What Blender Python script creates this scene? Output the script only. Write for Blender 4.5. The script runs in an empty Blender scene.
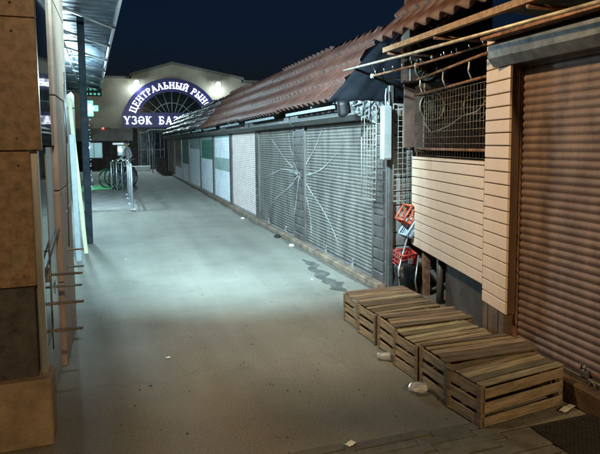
import bpy, math, random
from mathutils import Vector, Matrix, Euler
R = math.radians
PI = math.pi
random.seed(7)
sc = bpy.context.scene
C = sc.collection

# ------------------------------------------------------------------ camera
cam_d = bpy.data.cameras.new('camera')
cam_d.sensor_width = 36.0
cam_d.lens = 540 / 600 * 36
cam_d.shift_y = -37 / 600
cam_d.clip_start = 0.05
cam_d.clip_end = 600
cam = bpy.data.objects.new('camera', cam_d)
C.objects.link(cam)
# world axes seen from the lens: the alley runs along +Y, eye height 1.6 m
_u = Vector((118 - 300, -(145 - 190), -540)).normalized()
_q = Vector((118 + 1000 * math.cos(R(.5)) - 300, -(145 - 190) + 1000 * math.sin(R(.5)), -540)).normalized()
_up = _q.cross(_u).normalized()
if _up.y < 0: _up = -_up
_rt = _u.cross(_up)
cam.matrix_world = Matrix.Translation((0, 0, 1.6)) @ Matrix((_rt, _u, _up)).to_4x4()
sc.camera = cam

# ------------------------------------------------------------------ night sky
world = bpy.data.worlds.new('World')
sc.world = world
world.use_nodes = True
nt = world.node_tree
nt.nodes.clear()
wo = nt.nodes.new('ShaderNodeOutputWorld')
bg = nt.nodes.new('ShaderNodeBackground')
sky = nt.nodes.new('ShaderNodeTexSky')
sky.sky_type = 'NISHITA'
sky.sun_disc = False
sky.sun_elevation = R(0)
sky.sun_rotation = R(200)
sky.ozone_density = 4.0
bg.inputs['Strength'].default_value = 0.04
nt.links.new(sky.outputs[0], bg.inputs['Color'])
nt.links.new(bg.outputs[0], wo.inputs['Surface'])

sc.view_settings.view_transform = 'Standard'
sc.view_settings.look = 'None'
sc.view_settings.gamma = 1
sc.view_settings.use_curve_mapping = False
sc.view_settings.exposure = 0.0
sc.cycles.use_denoising = True
sc.cycles.max_bounces = 6
sc.cycles.sample_clamp_indirect = 4

# lamps that light the lane
def lamp(name, kind, loc, power, col, radius=.1, aim=None, size=90, blend=.5):
    d = bpy.data.lights.new(name, kind)
    d.energy = power
    d.color = col
    d.shadow_soft_size = radius
    if kind == 'SPOT':
        d.spot_size = R(size)
        d.spot_blend = blend
    o = bpy.data.objects.new(name, d)
    o.location = loc
    if aim is not None:
        o.rotation_euler = (Vector(aim) - Vector(loc)).to_track_quat('-Z', 'Y').to_euler()
    C.objects.link(o)
    return o
WARM = (1.0, .71, .36)
COOL = (.50, .86, 1.0)
lamp('eave_lamp_light', 'POINT', (-.42, 3.35, 3.9), 600, WARM, .10)
lamp('street_lamp_light', 'POINT', (1.2, -8.5, 6.5), 3000, WARM, .2)
lamp('wall_flood_light', 'SPOT', (-.06, 3.3, 3.25), 7000, COOL, .08, (2.6, 10.0, .3), 86, 1.0)
lamp('wall_flood_spill', 'SPOT', (-.06, 3.3, 3.25), 500, COOL, .08, (1.9, 7.4, .2), 120, 1.0)
lamp('canopy_fill_light', 'POINT', (-1.15, 13.0, 2.95), 1100, (.58, .88, 1.0), .15)  # unseen lamp added to light the canopy underside and the farther shutters
for _x in (1.26, 6.51):
    lamp('hall_flood_light', 'SPOT', (_x, 36.35, 5.5), 2000, (.66, .95, 1.0), .12, (_x * .6 + .8, 24, 0), 150, .6)
    lamp('hall_flood_spill', 'POINT', (_x, 36.45, 5.35), 75, (.78, .95, 1.0), .1)
lamp('cross_light', 'SPOT', (-.86, 19.8, 2.75), 700, (.02, 1.0, .25), .12, (-1.1, 21.4, 0), 60, .9)

# ------------------------------------------------------------------ materials
def mat(name, col, rough=.6, metal=0, var=.12, scale=6, bump=0, bscale=40, col2=None, emit=None, estr=0, spec=.5, stretch=None, trans=0):
    m = bpy.data.materials.new(name)
    m.use_nodes = True
    n = m.node_tree.nodes; l = m.node_tree.links
    b = n['Principled BSDF']
    b.inputs['Roughness'].default_value = rough
    b.inputs['Metallic'].default_value = metal
    b.inputs['Specular IOR Level'].default_value = spec
    if trans: b.inputs['Transmission Weight'].default_value = trans
    tc = n.new('ShaderNodeTexCoord')
    mp = n.new('ShaderNodeMapping')
    l.new(tc.outputs['Object'], mp.inputs[0])
    if stretch: mp.inputs['Scale'].default_value = stretch
    nz = n.new('ShaderNodeTexNoise')
    nz.inputs['Scale'].default_value = scale
    nz.inputs['Detail'].default_value = 8
    nz.inputs['Roughness'].default_value = .65
    l.new(mp.outputs[0], nz.inputs['Vector'])
    rp = n.new('ShaderNodeValToRGB')
    c2 = col2 or tuple(max(0, c * (1 - 2.2 * var)) for c in col)
    c1 = tuple(min(1, c * (1 + var)) for c in col)
    rp.color_ramp.elements[0].position = .32
    rp.color_ramp.elements[1].position = .68
    rp.color_ramp.elements[0].color = (*c2, 1)
    rp.color_ramp.elements[1].color = (*c1, 1)
    l.new(nz.outputs['Fac'], rp.inputs[0])
    l.new(rp.outputs[0], b.inputs['Base Color'])
    if bump:
        n2 = n.new('ShaderNodeTexNoise')
        n2.inputs['Scale'].default_value = bscale
        n2.inputs['Detail'].default_value = 6
        l.new(mp.outputs[0], n2.inputs['Vector'])
        bp = n.new('ShaderNodeBump')
        bp.inputs['Strength'].default_value = bump
        bp.inputs['Distance'].default_value = .01
        l.new(n2.outputs['Fac'], bp.inputs['Height'])
        l.new(bp.outputs[0], b.inputs['Normal'])
    if emit:
        b.inputs['Emission Color'].default_value = (*emit, 1)
        b.inputs['Emission Strength'].default_value = estr
    return m

def asphalt_mat():
    m = mat('asphalt', (.175, .164, .142), .82, 0, .12, .9, .8, 90)
    n = m.node_tree.nodes; l = m.node_tree.links
    b = n['Principled BSDF']
    rp = b.inputs['Base Color'].links[0].from_socket
    tc = n.new('ShaderNodeTexCoord')
    v = n.new('ShaderNodeTexNoise'); v.inputs['Scale'].default_value = 115; v.inputs['Detail'].default_value = 5; v.inputs['Roughness'].default_value = .8
    l.new(tc.outputs['Object'], v.inputs['Vector'])
    r2 = n.new('ShaderNodeValToRGB')
    r2.color_ramp.elements[0].position = .36; r2.color_ramp.elements[0].color = (.30, .29, .28, 1)
    r2.color_ramp.elements[1].position = .60; r2.color_ramp.elements[1].color = (1.3, 1.27, 1.22, 1)
    l.new(v.outputs['Fac'], r2.inputs[0])
    mx = n.new('ShaderNodeMix'); mx.data_type = 'RGBA'; mx.blend_type = 'MULTIPLY'; mx.inputs['Factor'].default_value = .75
    l.new(rp, mx.inputs[6]); l.new(r2.outputs[0], mx.inputs[7])
    # dirt drifts and small dark oil spots
    sp = n.new('ShaderNodeTexVoronoi'); sp.inputs['Scale'].default_value = 3.2
    l.new(tc.outputs['Object'], sp.inputs['Vector'])
    r3 = n.new('ShaderNodeValToRGB')
    r3.color_ramp.elements[0].position = .02; r3.color_ramp.elements[0].color = (.45, .43, .4, 1)
    r3.color_ramp.elements[1].position = .07; r3.color_ramp.elements[1].color = (1, 1, 1, 1)
    l.new(sp.outputs['Distance'], r3.inputs[0])
    m2 = n.new('ShaderNodeMix'); m2.data_type = 'RGBA'; m2.blend_type = 'MULTIPLY'; m2.inputs['Factor'].default_value = .3
    l.new(mx.outputs[2], m2.inputs[6]); l.new(r3.outputs[0], m2.inputs[7])
    # hairline cracks
    wn = n.new('ShaderNodeTexNoise'); wn.inputs['Scale'].default_value = 2.2; wn.inputs['Detail'].default_value = 6
    l.new(tc.outputs['Object'], wn.inputs['Vector'])
    ad = n.new('ShaderNodeVectorMath'); ad.operation = 'MULTIPLY_ADD'; ad.inputs[1].default_value = (.8, .8, 0)
    l.new(wn.outputs['Color'], ad.inputs[0]); l.new(tc.outputs['Object'], ad.inputs[2])
    cr = n.new('ShaderNodeTexVoronoi'); cr.feature = 'DISTANCE_TO_EDGE'; cr.inputs['Scale'].default_value = .42
    l.new(ad.outputs[0], cr.inputs['Vector'])
    r4 = n.new('ShaderNodeValToRGB')
    r4.color_ramp.elements[0].position = .0; r4.color_ramp.elements[0].color = (.42, .40, .37, 1)
    r4.color_ramp.elements[1].position = .006; r4.color_ramp.elements[1].color = (1, 1, 1, 1)
    l.new(cr.outputs['Distance'], r4.inputs[0])
    # wheel-worn lengthwise bands and blotches
    mp2 = n.new('ShaderNodeMapping'); mp2.inputs['Scale'].default_value = (1.6, .12, 1); l.new(tc.outputs['Object'], mp2.inputs[0])
    st = n.new('ShaderNodeTexNoise'); st.inputs['Scale'].default_value = 1.5; st.inputs['Detail'].default_value = 5; l.new(mp2.outputs[0], st.inputs['Vector'])
    r5 = n.new('ShaderNodeValToRGB')
    r5.color_ramp.elements[0].position = .35; r5.color_ramp.elements[0].color = (.88, .87, .86, 1)
    r5.color_ramp.elements[1].position = .65; r5.color_ramp.elements[1].color = (1.12, 1.12, 1.12, 1)
    l.new(st.outputs['Fac'], r5.inputs[0])
    m3 = n.new('ShaderNodeMix'); m3.data_type = 'RGBA'; m3.blend_type = 'MULTIPLY'; m3.inputs['Factor'].default_value = .28
    l.new(m2.outputs[2], m3.inputs[6]); l.new(r4.outputs[0], m3.inputs[7])
    m4 = n.new('ShaderNodeMix'); m4.data_type = 'RGBA'; m4.blend_type = 'MULTIPLY'; m4.inputs['Factor'].default_value = 1
    l.new(m3.outputs[2], m4.inputs[6]); l.new(r5.outputs[0], m4.inputs[7])
    l.new(m4.outputs[2], b.inputs['Base Color'])
    return m

M = {}
M['asphalt'] = asphalt_mat()
M['paver'] = mat('paver', (.105, .098, .085), .85, 0, .2, 9, .8, 70)
M['dirt'] = mat('dirt', (.09, .08, .065), .95, 0, .25, 12, .8, 60)
M['wet'] = mat('wet_asphalt', (.088, .084, .076), .55, 0, .3, 6, .5, 120)
M['steel'] = mat('galvanised_slats', (.125, .108, .096), .5, .45, .30, 2.2, .5, 3.5, stretch=(1, 2.2, .7))
M['steeldark'] = mat('dark_steel', (.16, .155, .155), .45, .6, .25, 7, .2, 30)
M['browns'] = mat('brown_painted_slats', (.158, .102, .088), .58, .1, .28, 2.5, .5, 5, stretch=(1, 2.5, .8))
M['beige'] = mat('beige_painted_slats', (.50, .41, .385), .55, .1, .08, 4)
M['white'] = mat('white_painted_slats', (.60, .62, .66), .55, .1, .08, 3)
M['green'] = mat('green_painted_slats', (.05, .16, .12), .5, .1, .15, 3)
M['greygreen'] = mat('grey_green_slats', (.25, .32, .30), .5, .1, .12, 3)
M['tan'] = mat('tan_painted_slats', (.20, .16, .11), .55, .1, .15, 3)
M['siding'] = mat('peach_siding', (.58, .43, .335), .6, 0, .07, 1.6, .35, 5, stretch=(1, 1, .35))
M['darksiding'] = mat('grey_brown_siding', (.085, .070, .066), .42, .2, .25, 7, .2, 25)
M['gap'] = mat('joint_backing', (.09, .05, .03), .9)
M['tile'] = mat('brown_roof_metal', (.062, .022, .015), .6, .1, .22, 3.5, .1, 30)
M['tilefar'] = mat('weathered_roof_metal', (.075, .06, .065), .36, .3, .4, 3.0, .5, 14)
M['timber'] = mat('weathered_timber', (.30, .19, .11), .8, 0, .25, 4, .5, 40, stretch=(1, 6, 6))
M['boxd'] = mat('dark_shutter_box', (.075, .068, .065), .5, .2, .2, 5)
M['endsiding'] = mat('end_wall_siding', (.27, .235, .22), .5, .1, .25, 5, .2, 25)
M['rodm'] = mat('grey_brown_rod', (.15, .125, .10), .6, .2, .3, 12)
M['sillw'] = mat('brown_sill', (.15, .10, .07), .8, 0, .3, 5, .4, 40)
M['timberd'] = mat('dark_timber', (.10, .06, .035), .8, 0, .3, 4, .5, 40)
M['crate'] = mat('crate_board', (.34, .245, .145), .82, 0, .26, 5, .6, 60, stretch=(1.2, 9, 9))
M['cratec'] = mat('crate_board_pale', (.37, .285, .19), .85, 0, .26, 5, .6, 60, stretch=(1.2, 9, 9))
M['crateb'] = mat('crate_board_grey', (.30, .225, .15), .85, 0, .28, 5, .6, 60, stretch=(1.2, 9, 9))
M['crated'] = mat('crate_board_dark', (.22, .15, .09), .85, 0, .3, 5, .6, 60, stretch=(9, 1.2, 9))
M['rust'] = mat('rusty_pipe', (.27, .135, .08), .7, .4, .35, 18, .4, 60)
M['rustpale'] = mat('pale_pipe', (.52, .44, .35), .5, .4, .25, 14, .2, 40)
M['tarp'] = mat('black_tarp', (.006, .007, .010), .95, 0, .3, 4, .5, 9, spec=.08)
M['soffit'] = mat('grey_soffit_board', (.26, .24, .19), .75, 0, .25, 4, .3, 20)
M['wallb'] = mat('dark_wall', (.055, .042, .036), .85, 0, .3, 4, .3, 20)
M['redwall'] = mat('red_brown_boards', (.115, .062, .045), .75, 0, .25, 4, .3, 25)
M['black'] = mat('black_plastic', (.012, .012, .014), .35, 0, .2, 10)
M['rubber'] = mat('black_rubber', (.012, .012, .012), .8)
M['whitep'] = mat('white_plastic', (.26, .265, .265), .4, 0, .06, 6)
M['wire'] = mat('white_coated_wire', (.24, .225, .19), .45, .2, .15, 20)
M['wired'] = mat('dull_wire', (.20, .16, .12), .5, .5, .25, 20)
M['fan'] = mat('fan_metal', (.085, .055, .045), .5, .4, .3, 9)
M['tilew'] = mat('brown_granite_tile', (.20, .130, .080), .38, 0, .22, 22, .06, 30, spec=.4)
M['tiled'] = mat('dark_granite_tile', (.060, .052, .050), .38, 0, .25, 14, .06, 30)
M['tilep'] = mat('tan_plaster_tile', (.23, .165, .10), .7, 0, .2, 6, .3, 40)
M['pillar'] = mat('pillar_plaster', (.27, .175, .125), .7, 0, .12, 5, .2, 40)
M['fascia'] = mat('white_fascia', (.15, .165, .18), .5, .1, .12, 4)
M['alu'] = mat('brushed_aluminium', (.42, .43, .44), .38, .85, .12, 3, .1, 40, stretch=(30, 30, 1))
M['glass'] = mat('dark_mirror_glass', (.02, .024, .03), .04, 0, .1, 3, spec=1.0)
M['greyw'] = mat('grey_metal_strip', (.17, .18, .19), .5, .5, .2, 4)
M['plank'] = mat('pale_plank', (.36, .35, .22), .7, 0, .12, 4, .3, 30, stretch=(6, 6, 1))
M['plankw'] = mat('pale_blue_sheet', (.16, .18, .19), .6, 0, .1, 12)
M['postm'] = mat('blue_black_post', (.014, .019, .024), .9, 0, .2, 8, spec=.1)
M['canopy'] = mat('canopy_sheet', (.20, .25, .31), .45, .1, .2, 2.5, .3, 8)
M['hall'] = mat('cream_plaster', (.50, .46, .36), .8, 0, .08, 1.2, .15, 20)
M['halld'] = mat('hall_cornice', (.30, .29, .26), .8, 0, .12, 2)
M['navy'] = mat('navy_sign_face', (.02, .022, .12), .4, 0, .1, 3, emit=(.03, .035, .22), estr=.10)
M['letter'] = mat('lit_letter', (.9, .9, .95), .4, emit=(.86, .90, 1.0), estr=3.2)
M['hallglass'] = mat('hall_glass', (.02, .03, .035), .08, 0, .2, 2, spec=.8)
M['mullion'] = mat('mullion', (.45, .48, .46), .6)
M['litwin'] = mat('lit_window', (.3, .4, .42), .3, 0, .4, 1.5, emit=(.35, .75, .85), estr=.42)
M['lit'] = mat('lit_lamp', (1, 1, 1), .3, emit=(.85, .97, 1.0), estr=42)
M['litsoft'] = mat('lit_strip', (1, 1, 1), .3, emit=(.6, .85, .95), estr=.55)
M['greenlit'] = mat('lit_green', (.05, .9, .3), .3, emit=(.0, 1.0, .14), estr=.85)
M['dimgreen'] = mat('dim_green_led', (.02, .2, .05), .4, emit=(.0, .6, .15), estr=.35)
M['crosslit'] = mat('lit_cross', (.6, 1, .8), .3, emit=(.45, 1.0, .62), estr=1.7)
M['redlit'] = mat('lit_red', (1, .1, .1), .3, emit=(1, .05, .04), estr=5)
M['galv'] = mat('galvanised_tube', (.50, .52, .53), .35, .7, .12, 12)
M['bikeblk'] = mat('bike_paint', (.02, .022, .03), .35, .1)
M['biker'] = mat('bike_paint_blue', (.05, .08, .14), .35, .1)
M['chrome'] = mat('chrome', (.6, .62, .64), .2, .9)
M['skin'] = mat('skin', (.42, .27, .20), .55)
M['shirt'] = mat('pale_grey_jacket', (.36, .35, .40), .8, 0, .12, 20, .3, 60)
M['trouser'] = mat('dark_blue_trousers', (.03, .04, .075), .85, 0, .2, 20)
M['hair'] = mat('dark_hair', (.02, .015, .012), .7)
M['redp'] = mat('red_plastic', (.34, .025, .022), .4, 0, .1, 8)
M['orangep'] = mat('orange_plastic', (.48, .10, .05), .4, 0, .08, 8)
M['bluew'] = mat('pale_blue_plastic', (.36, .42, .50), .4, 0, .08, 8)
M['film'] = mat('grey_film', (.10, .105, .11), .4, 0, .3, 30)
M['bag'] = mat('clear_film', (.85, .85, .83), .18, 0, .05, 30, .6, 40, trans=.75)
M['paper'] = mat('white_paper', (.72, .70, .66), .8)
M['pave'] = mat('concrete_paving', (.20, .19, .175), .85, 0, .15, 3, .4, 60)
M['graf'] = mat('white_spray_paint', (.27, .26, .25), .8, 0, .3, 30)
M['mat'] = mat('rubber_mat', (.014, .013, .012), .7, 0, .3, 20)
M['leaf'] = mat('dark_leaf', (.04, .065, .04), .7, 0, .4, 5)

# ------------------------------------------------------------------ mesh builder
class MB:
    def __init__(s): s.v = []; s.f = []; s.m = []; s.sm = []
    def add(s, vs, fs, mi=0, smooth=False):
        o = len(s.v); s.v += [tuple(v) for v in vs]
        for f in fs: s.f.append([i + o for i in f]); s.m.append(mi); s.sm.append(smooth)
        return s
    def box(s, a, b, mi=0, mx=None):
        x0, y0, z0 = a; x1, y1, z1 = b
        vs = [(x0, y0, z0), (x1, y0, z0), (x1, y1, z0), (x0, y1, z0), (x0, y0, z1), (x1, y0, z1), (x1, y1, z1), (x0, y1, z1)]
        if mx is not None: vs = [mx @ Vector(v) for v in vs]
        return s.add(vs, [(0, 3, 2, 1), (4, 5, 6, 7), (0, 1, 5, 4), (1, 2, 6, 5), (2, 3, 7, 6), (3, 0, 4, 7)], mi)
    def cbox(s, c, d, mi=0, mx=None, bev=0):
        if bev:
            h = [k / 2 for k in d]; e = min(bev, min(h) * .6)
            vs = []; fs = []
            import itertools
            idx = {}
            for sx, sy, sz in itertools.product((-1, 1), repeat=3):
                for ax in range(3):
                    p = [sx * h[0], sy * h[1], sz * h[2]]
                    for k in range(3):
                        if k != ax: p[k] -= (sx, sy, sz)[k] * e
                    idx[(sx, sy, sz, ax)] = len(vs); vs.append(Vector(p) + Vector(c))
            for ax in range(3):
                o1, o2 = [k for k in range(3) if k != ax]
                for sg in (-1, 1):
                    q = []
                    for a, b in ((-1, -1), (1, -1), (1, 1), (-1, 1)):
                        t = [0, 0, 0]; t[ax] = sg; t[o1] = a; t[o2] = b
                        q.append(idx[(*t, ax)])
                    fs.append(q)
            for ax in range(3):
                o1, o2 = [k for k in range(3) if k != ax]
                for a in (-1, 1):
                    for b in (-1, 1):
                        q = []
                        for sg in (-1, 1):
                            t = [0, 0, 0]; t[ax] = sg; t[o1] = a; t[o2] = b
                            q.append((idx[(*t, o1)], idx[(*t, o2)]))
                        fs.append([q[0][0], q[0][1], q[1][1], q[1][0]])
            for sx, sy, sz in itertools.product((-1, 1), repeat=3):
                fs.append([idx[(sx, sy, sz, k)] for k in range(3)])
            if mx is not None: vs = [mx @ v for v in vs]
            return s.add(vs, fs, mi)
        return s.box([c[k] - d[k] / 2 for k in range(3)], [c[k] + d[k] / 2 for k in range(3)], mi, mx)
    def tube(s, pts, r, n=8, mi=0, closed=False, caps=True):
        pts = [Vector(p) for p in pts]; N = len(pts)
        rs = r if isinstance(r, (list, tuple)) else [r] * N
        rings = []; prev = None
        for i, p in enumerate(pts):
            if closed: t = pts[(i + 1) % N] - pts[i - 1]
            else: t = pts[min(i + 1, N - 1)] - pts[max(i - 1, 0)]
            t.normalize()
            if prev is None:
                a = Vector((0, 0, 1)) if abs(t.z) < .9 else Vector((1, 0, 0))
                u = t.cross(a).normalized()
            else:
                u = (prev - t * prev.dot(t)).normalized()
            prev = u; w = t.cross(u)
            rings.append([p + (u * math.cos(2 * PI * k / n) + w * math.sin(2 * PI * k / n)) * rs[i] for k in range(n)])
        vs = [v for rg in rings for v in rg]; fs = []
        for i in range(N if closed else N - 1):
            j = (i + 1) % N
            for k in range(n):
                fs.append((i * n + k, i * n + (k + 1) % n, j * n + (k + 1) % n, j * n + k))
        if caps and not closed:
            fs.append(tuple(range(n - 1, -1, -1))); fs.append(tuple((N - 1) * n + k for k in range(n)))
        return s.add(vs, fs, mi, True)
    def ring(s, c, rad, r, axis='x', n=28, m=6, mi=0, mx=None):
        pts = []
        for k in range(n):
            a = 2 * PI * k / n; ca, sa = rad * math.cos(a), rad * math.sin(a)
            p = {'x': (0, ca, sa), 'y': (ca, 0, sa), 'z': (ca, sa, 0)}[axis]
            p = Vector(p) + Vector(c)
            pts.append(mx @ p if mx is not None else p)
        return s.tube(pts, r, m, mi, True)
    def prism(s, poly, fn, mi=0):
        """poly: 2-D outline; fn(p, side) -> 3-D point for side 0/1."""
        n = len(poly)
        vs = [fn(p, 0) for p in poly] + [fn(p, 1) for p in poly]
        fs = [tuple(range(n - 1, -1, -1)), tuple(range(n, 2 * n))] + [(i, (i + 1) % n, n + (i + 1) % n, n + i) for i in range(n)]
        return s.add(vs, fs, mi)
    def strip(s, prof, fn, t0, t1, mi=0, smooth=False, seg=1):
        """open profile swept from t0 to t1"""
        n = len(prof); ts = [t0 + (t1 - t0) * k / seg for k in range(seg + 1)]
        vs = [fn(p, t) for t in ts for p in prof]
        fs = [(j * n + i, j * n + i + 1, (j + 1) * n + i + 1, (j + 1) * n + i) for j in range(seg) for i in range(n - 1)]
        return s.add(vs, fs, mi, smooth)
    def build(s, name, mats, parent=None, loc=None):
        me = bpy.data.meshes.new(name)
        vs = s.v
        if loc is not None: vs = [(v[0] - loc[0], v[1] - loc[1], v[2] - loc[2]) for v in vs]
        me.from_pydata(vs, [], s.f)
        if not isinstance(mats, (list, tuple)): mats = [mats]
        for m in mats: me.materials.append(m)
        me.polygons.foreach_set('material_index', s.m)
        me.polygons.foreach_set('use_smooth', s.sm)
        me.update()
        o = bpy.data.objects.new(name, me)
        if loc is not None: o.location = loc
        C.objects.link(o)
        if parent is not None: o.parent = parent
        return o

def tag(o, label, cat, group=None, kind=None):
    o['label'] = label; o['category'] = cat
    if group: o['group'] = group
    if kind: o['kind'] = kind
    return o
def thing(name, label, cat, loc=(0, 0, 0), rz=0, group=None):
    o = bpy.data.objects.new(name, None)
    o.empty_display_size = .1
    o.location = loc; o.rotation_euler = (0, 0, rz)
    C.objects.link(o)
    return tag(o, label, cat, group)
def struct(o): o['kind'] = 'structure'; return o
def lab(o, t): o['label'] = t; return o
def copy_tree(o, parent=None):
    c = o.copy(); C.objects.link(c)
    if parent is not None:
        c.parent = parent; c.matrix_parent_inverse = o.matrix_parent_inverse.copy()
    for ch in list(o.children): copy_tree(ch, c)
    return c

# ------------------------------------------------------------------ ground
struct(MB().add([(-120, -60, 0), (120, -60, 0), (120, 160, 0), (-120, 160, 0)], [(0, 1, 2, 3)]).build('ground', M['asphalt']))
# narrow paving band in the foreground, laid in courses across the lane
g = MB()
yy = 2.56; row = 0
while yy > .9:
    x = -.6 + (row % 2) * .1 + random.uniform(-.02, .02)
    while x < 2.55:
        w = random.choice((.34, .42, .5))
        sk = -.055 * (x - .6)
        h = .009 + random.uniform(-.002, .002)
        if x + w - .008 < 2.6:
            g.cbox((x + w / 2, yy - .045 + sk, h / 2 + .001), (w - .003, .060, h), 0, None, .003)
        x += w
    yy -= .066; row += 1
struct(g.build('pavement', M['paver']))
g = MB()
rnd = random.Random(3)
spine = [(2.36, 6.95, .02), (2.40, 6.6, .07), (2.30, 6.4, .05), (2.33, 6.15, .085), (2.25, 5.9, .06), (2.30, 5.65, .09), (2.24, 5.42, .07), (2.27, 5.25, .02)]
Lf, Rt = [], []
for i in range(len(spine) - 1):
    for k in range(8):
        t = k / 8; a, b = spine[i], spine[i + 1]; t2 = t * t * (3 - 2 * t)
        x, y, w = (a[q] + (b[q] - a[q]) * (t2 if q != 1 else t) for q in range(3))
        Lf.append((x - w * (1 + .22 * math.sin(y * 19) + rnd.uniform(-.28, .28)), y, .004)); Rt.append((x + w * (1 + .22 * math.sin(y * 27 + 2) + rnd.uniform(-.28, .28)), y, .004))
m_ = len(Lf)
g.add(Lf + Rt, [(i, i + 1, m_ + i + 1, m_ + i) for i in range(m_ - 1)])
o = g.build('wet_patch', M['wet']); struct(o)
# raised paving by the bike stand
g = MB()
g.box((-.95, 13.7, .0), (.42, 23.5, .05))
struct(g.build('raised_pavement', M['pave']))
g = MB(); g.box((-1.6, 23.9, 0), (-.35, 25.6, .16)); struct(g.build('concrete_step', M['pave']))
# gritty edge of sand along the foot of the stalls
g = MB()
n = 60
vs = []
for i in range(n + 1):
    y = 5.2 + i * (26 / n)
    vs += [(2.7, y, .004), (2.58 - random.uniform(-.02, .08), y, .004)]
g.add(vs, [(2 * i, 2 * i + 2, 2 * i + 3, 2 * i + 1) for i in range(n)])
struct(g.build('dirt_verge', M['dirt']))

# ------------------------------------------------------------------ shared builders
def slat_profile(z0, z1, pitch=.055, depth=.0085):
    p = [(0, z0)]; z = z0
    while z < z1 - 1e-6:
        for a, dpt in ((.10, .15), (.25, .75), (.5, 1.0), (.72, .75), (.88, .15), (.95, -.1), (1, 0)):
            zz = z + a * pitch
            if zz < z1: p.append((dpt * depth, zz))
        z += pitch
    p.append((0, z1)); return p
def shutter(name, X, y0, y1, z0, z1, bands, parent, pitch=.055, depth=.0085):
    """roller shutter facing -X; bands = [(fraction of height upto, material)]"""
    g = MB(); mats = []; zz = z0
    for fr, m in bands:
        zt = z0 + (z1 - z0) * fr
        k = round((zt - z0) / pitch); zt = min(z1, z0 + k * pitch) if fr < 1 else z1
        mats.append(m)
        g.strip(slat_profile(zz, zt, pitch, depth), lambda p, t: (X - p[0], t, p[1]), y0, y1, len(mats) - 1, True, 6)
        zz = zt
    o = g.build(name, mats, parent)
    b = MB(); b.cbox((X - .008, (y0 + y1) / 2, z0 - .03), (.04, y1 - y0 - .01, .055), 0, None, .006)
    b.build('bottom_bar', M['steeldark'], o)
    return o
def rollbox(name, X, y0, y1, z0, z1, dep, m, parent):
    poly = [(0, z0), (-dep * .75, z0), (-dep, z0 + (z1 - z0) * .32), (-dep, z1 - (z1 - z0) * .2), (-dep * .7, z1), (0, z1)]
    g = MB(); g.prism(poly, lambda p, s: (X + p[0], (y0, y1)[s], p[1]))
    return g.build(name, m, parent)
def tile_roof(name, ya, yb, e, t, m, parent, yslant=0, wave=.20, amp=.030, step=.35, rough=0, bow=0):
    """metal tile sheet: eave e=(x,z) to top t=(x,z), along Y from ya to yb"""
    ex, ez = e; tx, tz = t
    L = math.hypot(tx - ex, tz - ez); ux, uz = (tx - ex) / L, (tz - ez) / L
    nx, nz = -uz, ux
    if nz < 0: nx, nz = -nx, -nz
    n = int(round((yb - ya) / wave * 8)); rows = []
    v = 0
    while v < L - .02:
        rows.append((v, 0.036)); rows.append((min(v + step * .5, L), .016)); rows.append((min(v + step * .985, L), 0)); v += step
    rows.append((L, 0))
    vs = []; fs = []
    for (v, lift) in rows:
        for i in range(n + 1):
            f = i / n
            y = ya + (yb - ya) * f + yslant * (v / L) * (1 - f)
            a = amp * math.sin(2 * PI * (y / wave))
            hh = a + lift
            if rough:
                hh += rough * (math.sin(y * 7.3 + v * 9) * math.sin(y * 3.1 - v * 14) + .6 * math.sin(y * 17 + v * 21))
            hh -= bow * math.sin(PI * v / L)
            vs.append((ex + ux * v + nx * hh, y, ez + uz * v + nz * hh))
    for r in range(len(rows) - 1):
        for i in range(n):
            a = r * (n + 1) + i
            fs.append((a, a + 1, a + n + 2, a + n + 1))
    k = len(vs)
    g = MB(); g.add(vs, fs, 0, True)
    o = g.build(name, m, parent)
    sm = o.modifiers.new('thickness', 'SOLIDIFY'); sm.thickness = .012; sm.offset = -1
    return o
def siding(g, org, d, nrm, s0, s1, z0, z1, pitch, gap, th, mi=0, jit=0):
    """horizontal boards on the plane through org with along-vector d and outward normal nrm"""
    z = z0; d = Vector(d); nrm = Vector(nrm); org = Vector(org)
    while z < z1 - .01:
        zt = min(z + pitch - gap, z1)
        j = random.uniform(-jit, jit)
        prof = [(0, z), (th * .8 + j, z), (th + j, z + (zt - z) * .07), (th + j, zt - (zt - z) * .05), (th * .85 + j, zt), (0, zt)]
        g.prism(prof, lambda p, sd: org + d * (s0, s1)[sd] + nrm * p[0] + Vector((0, 0, p[1])), mi)
        z += pitch

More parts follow.
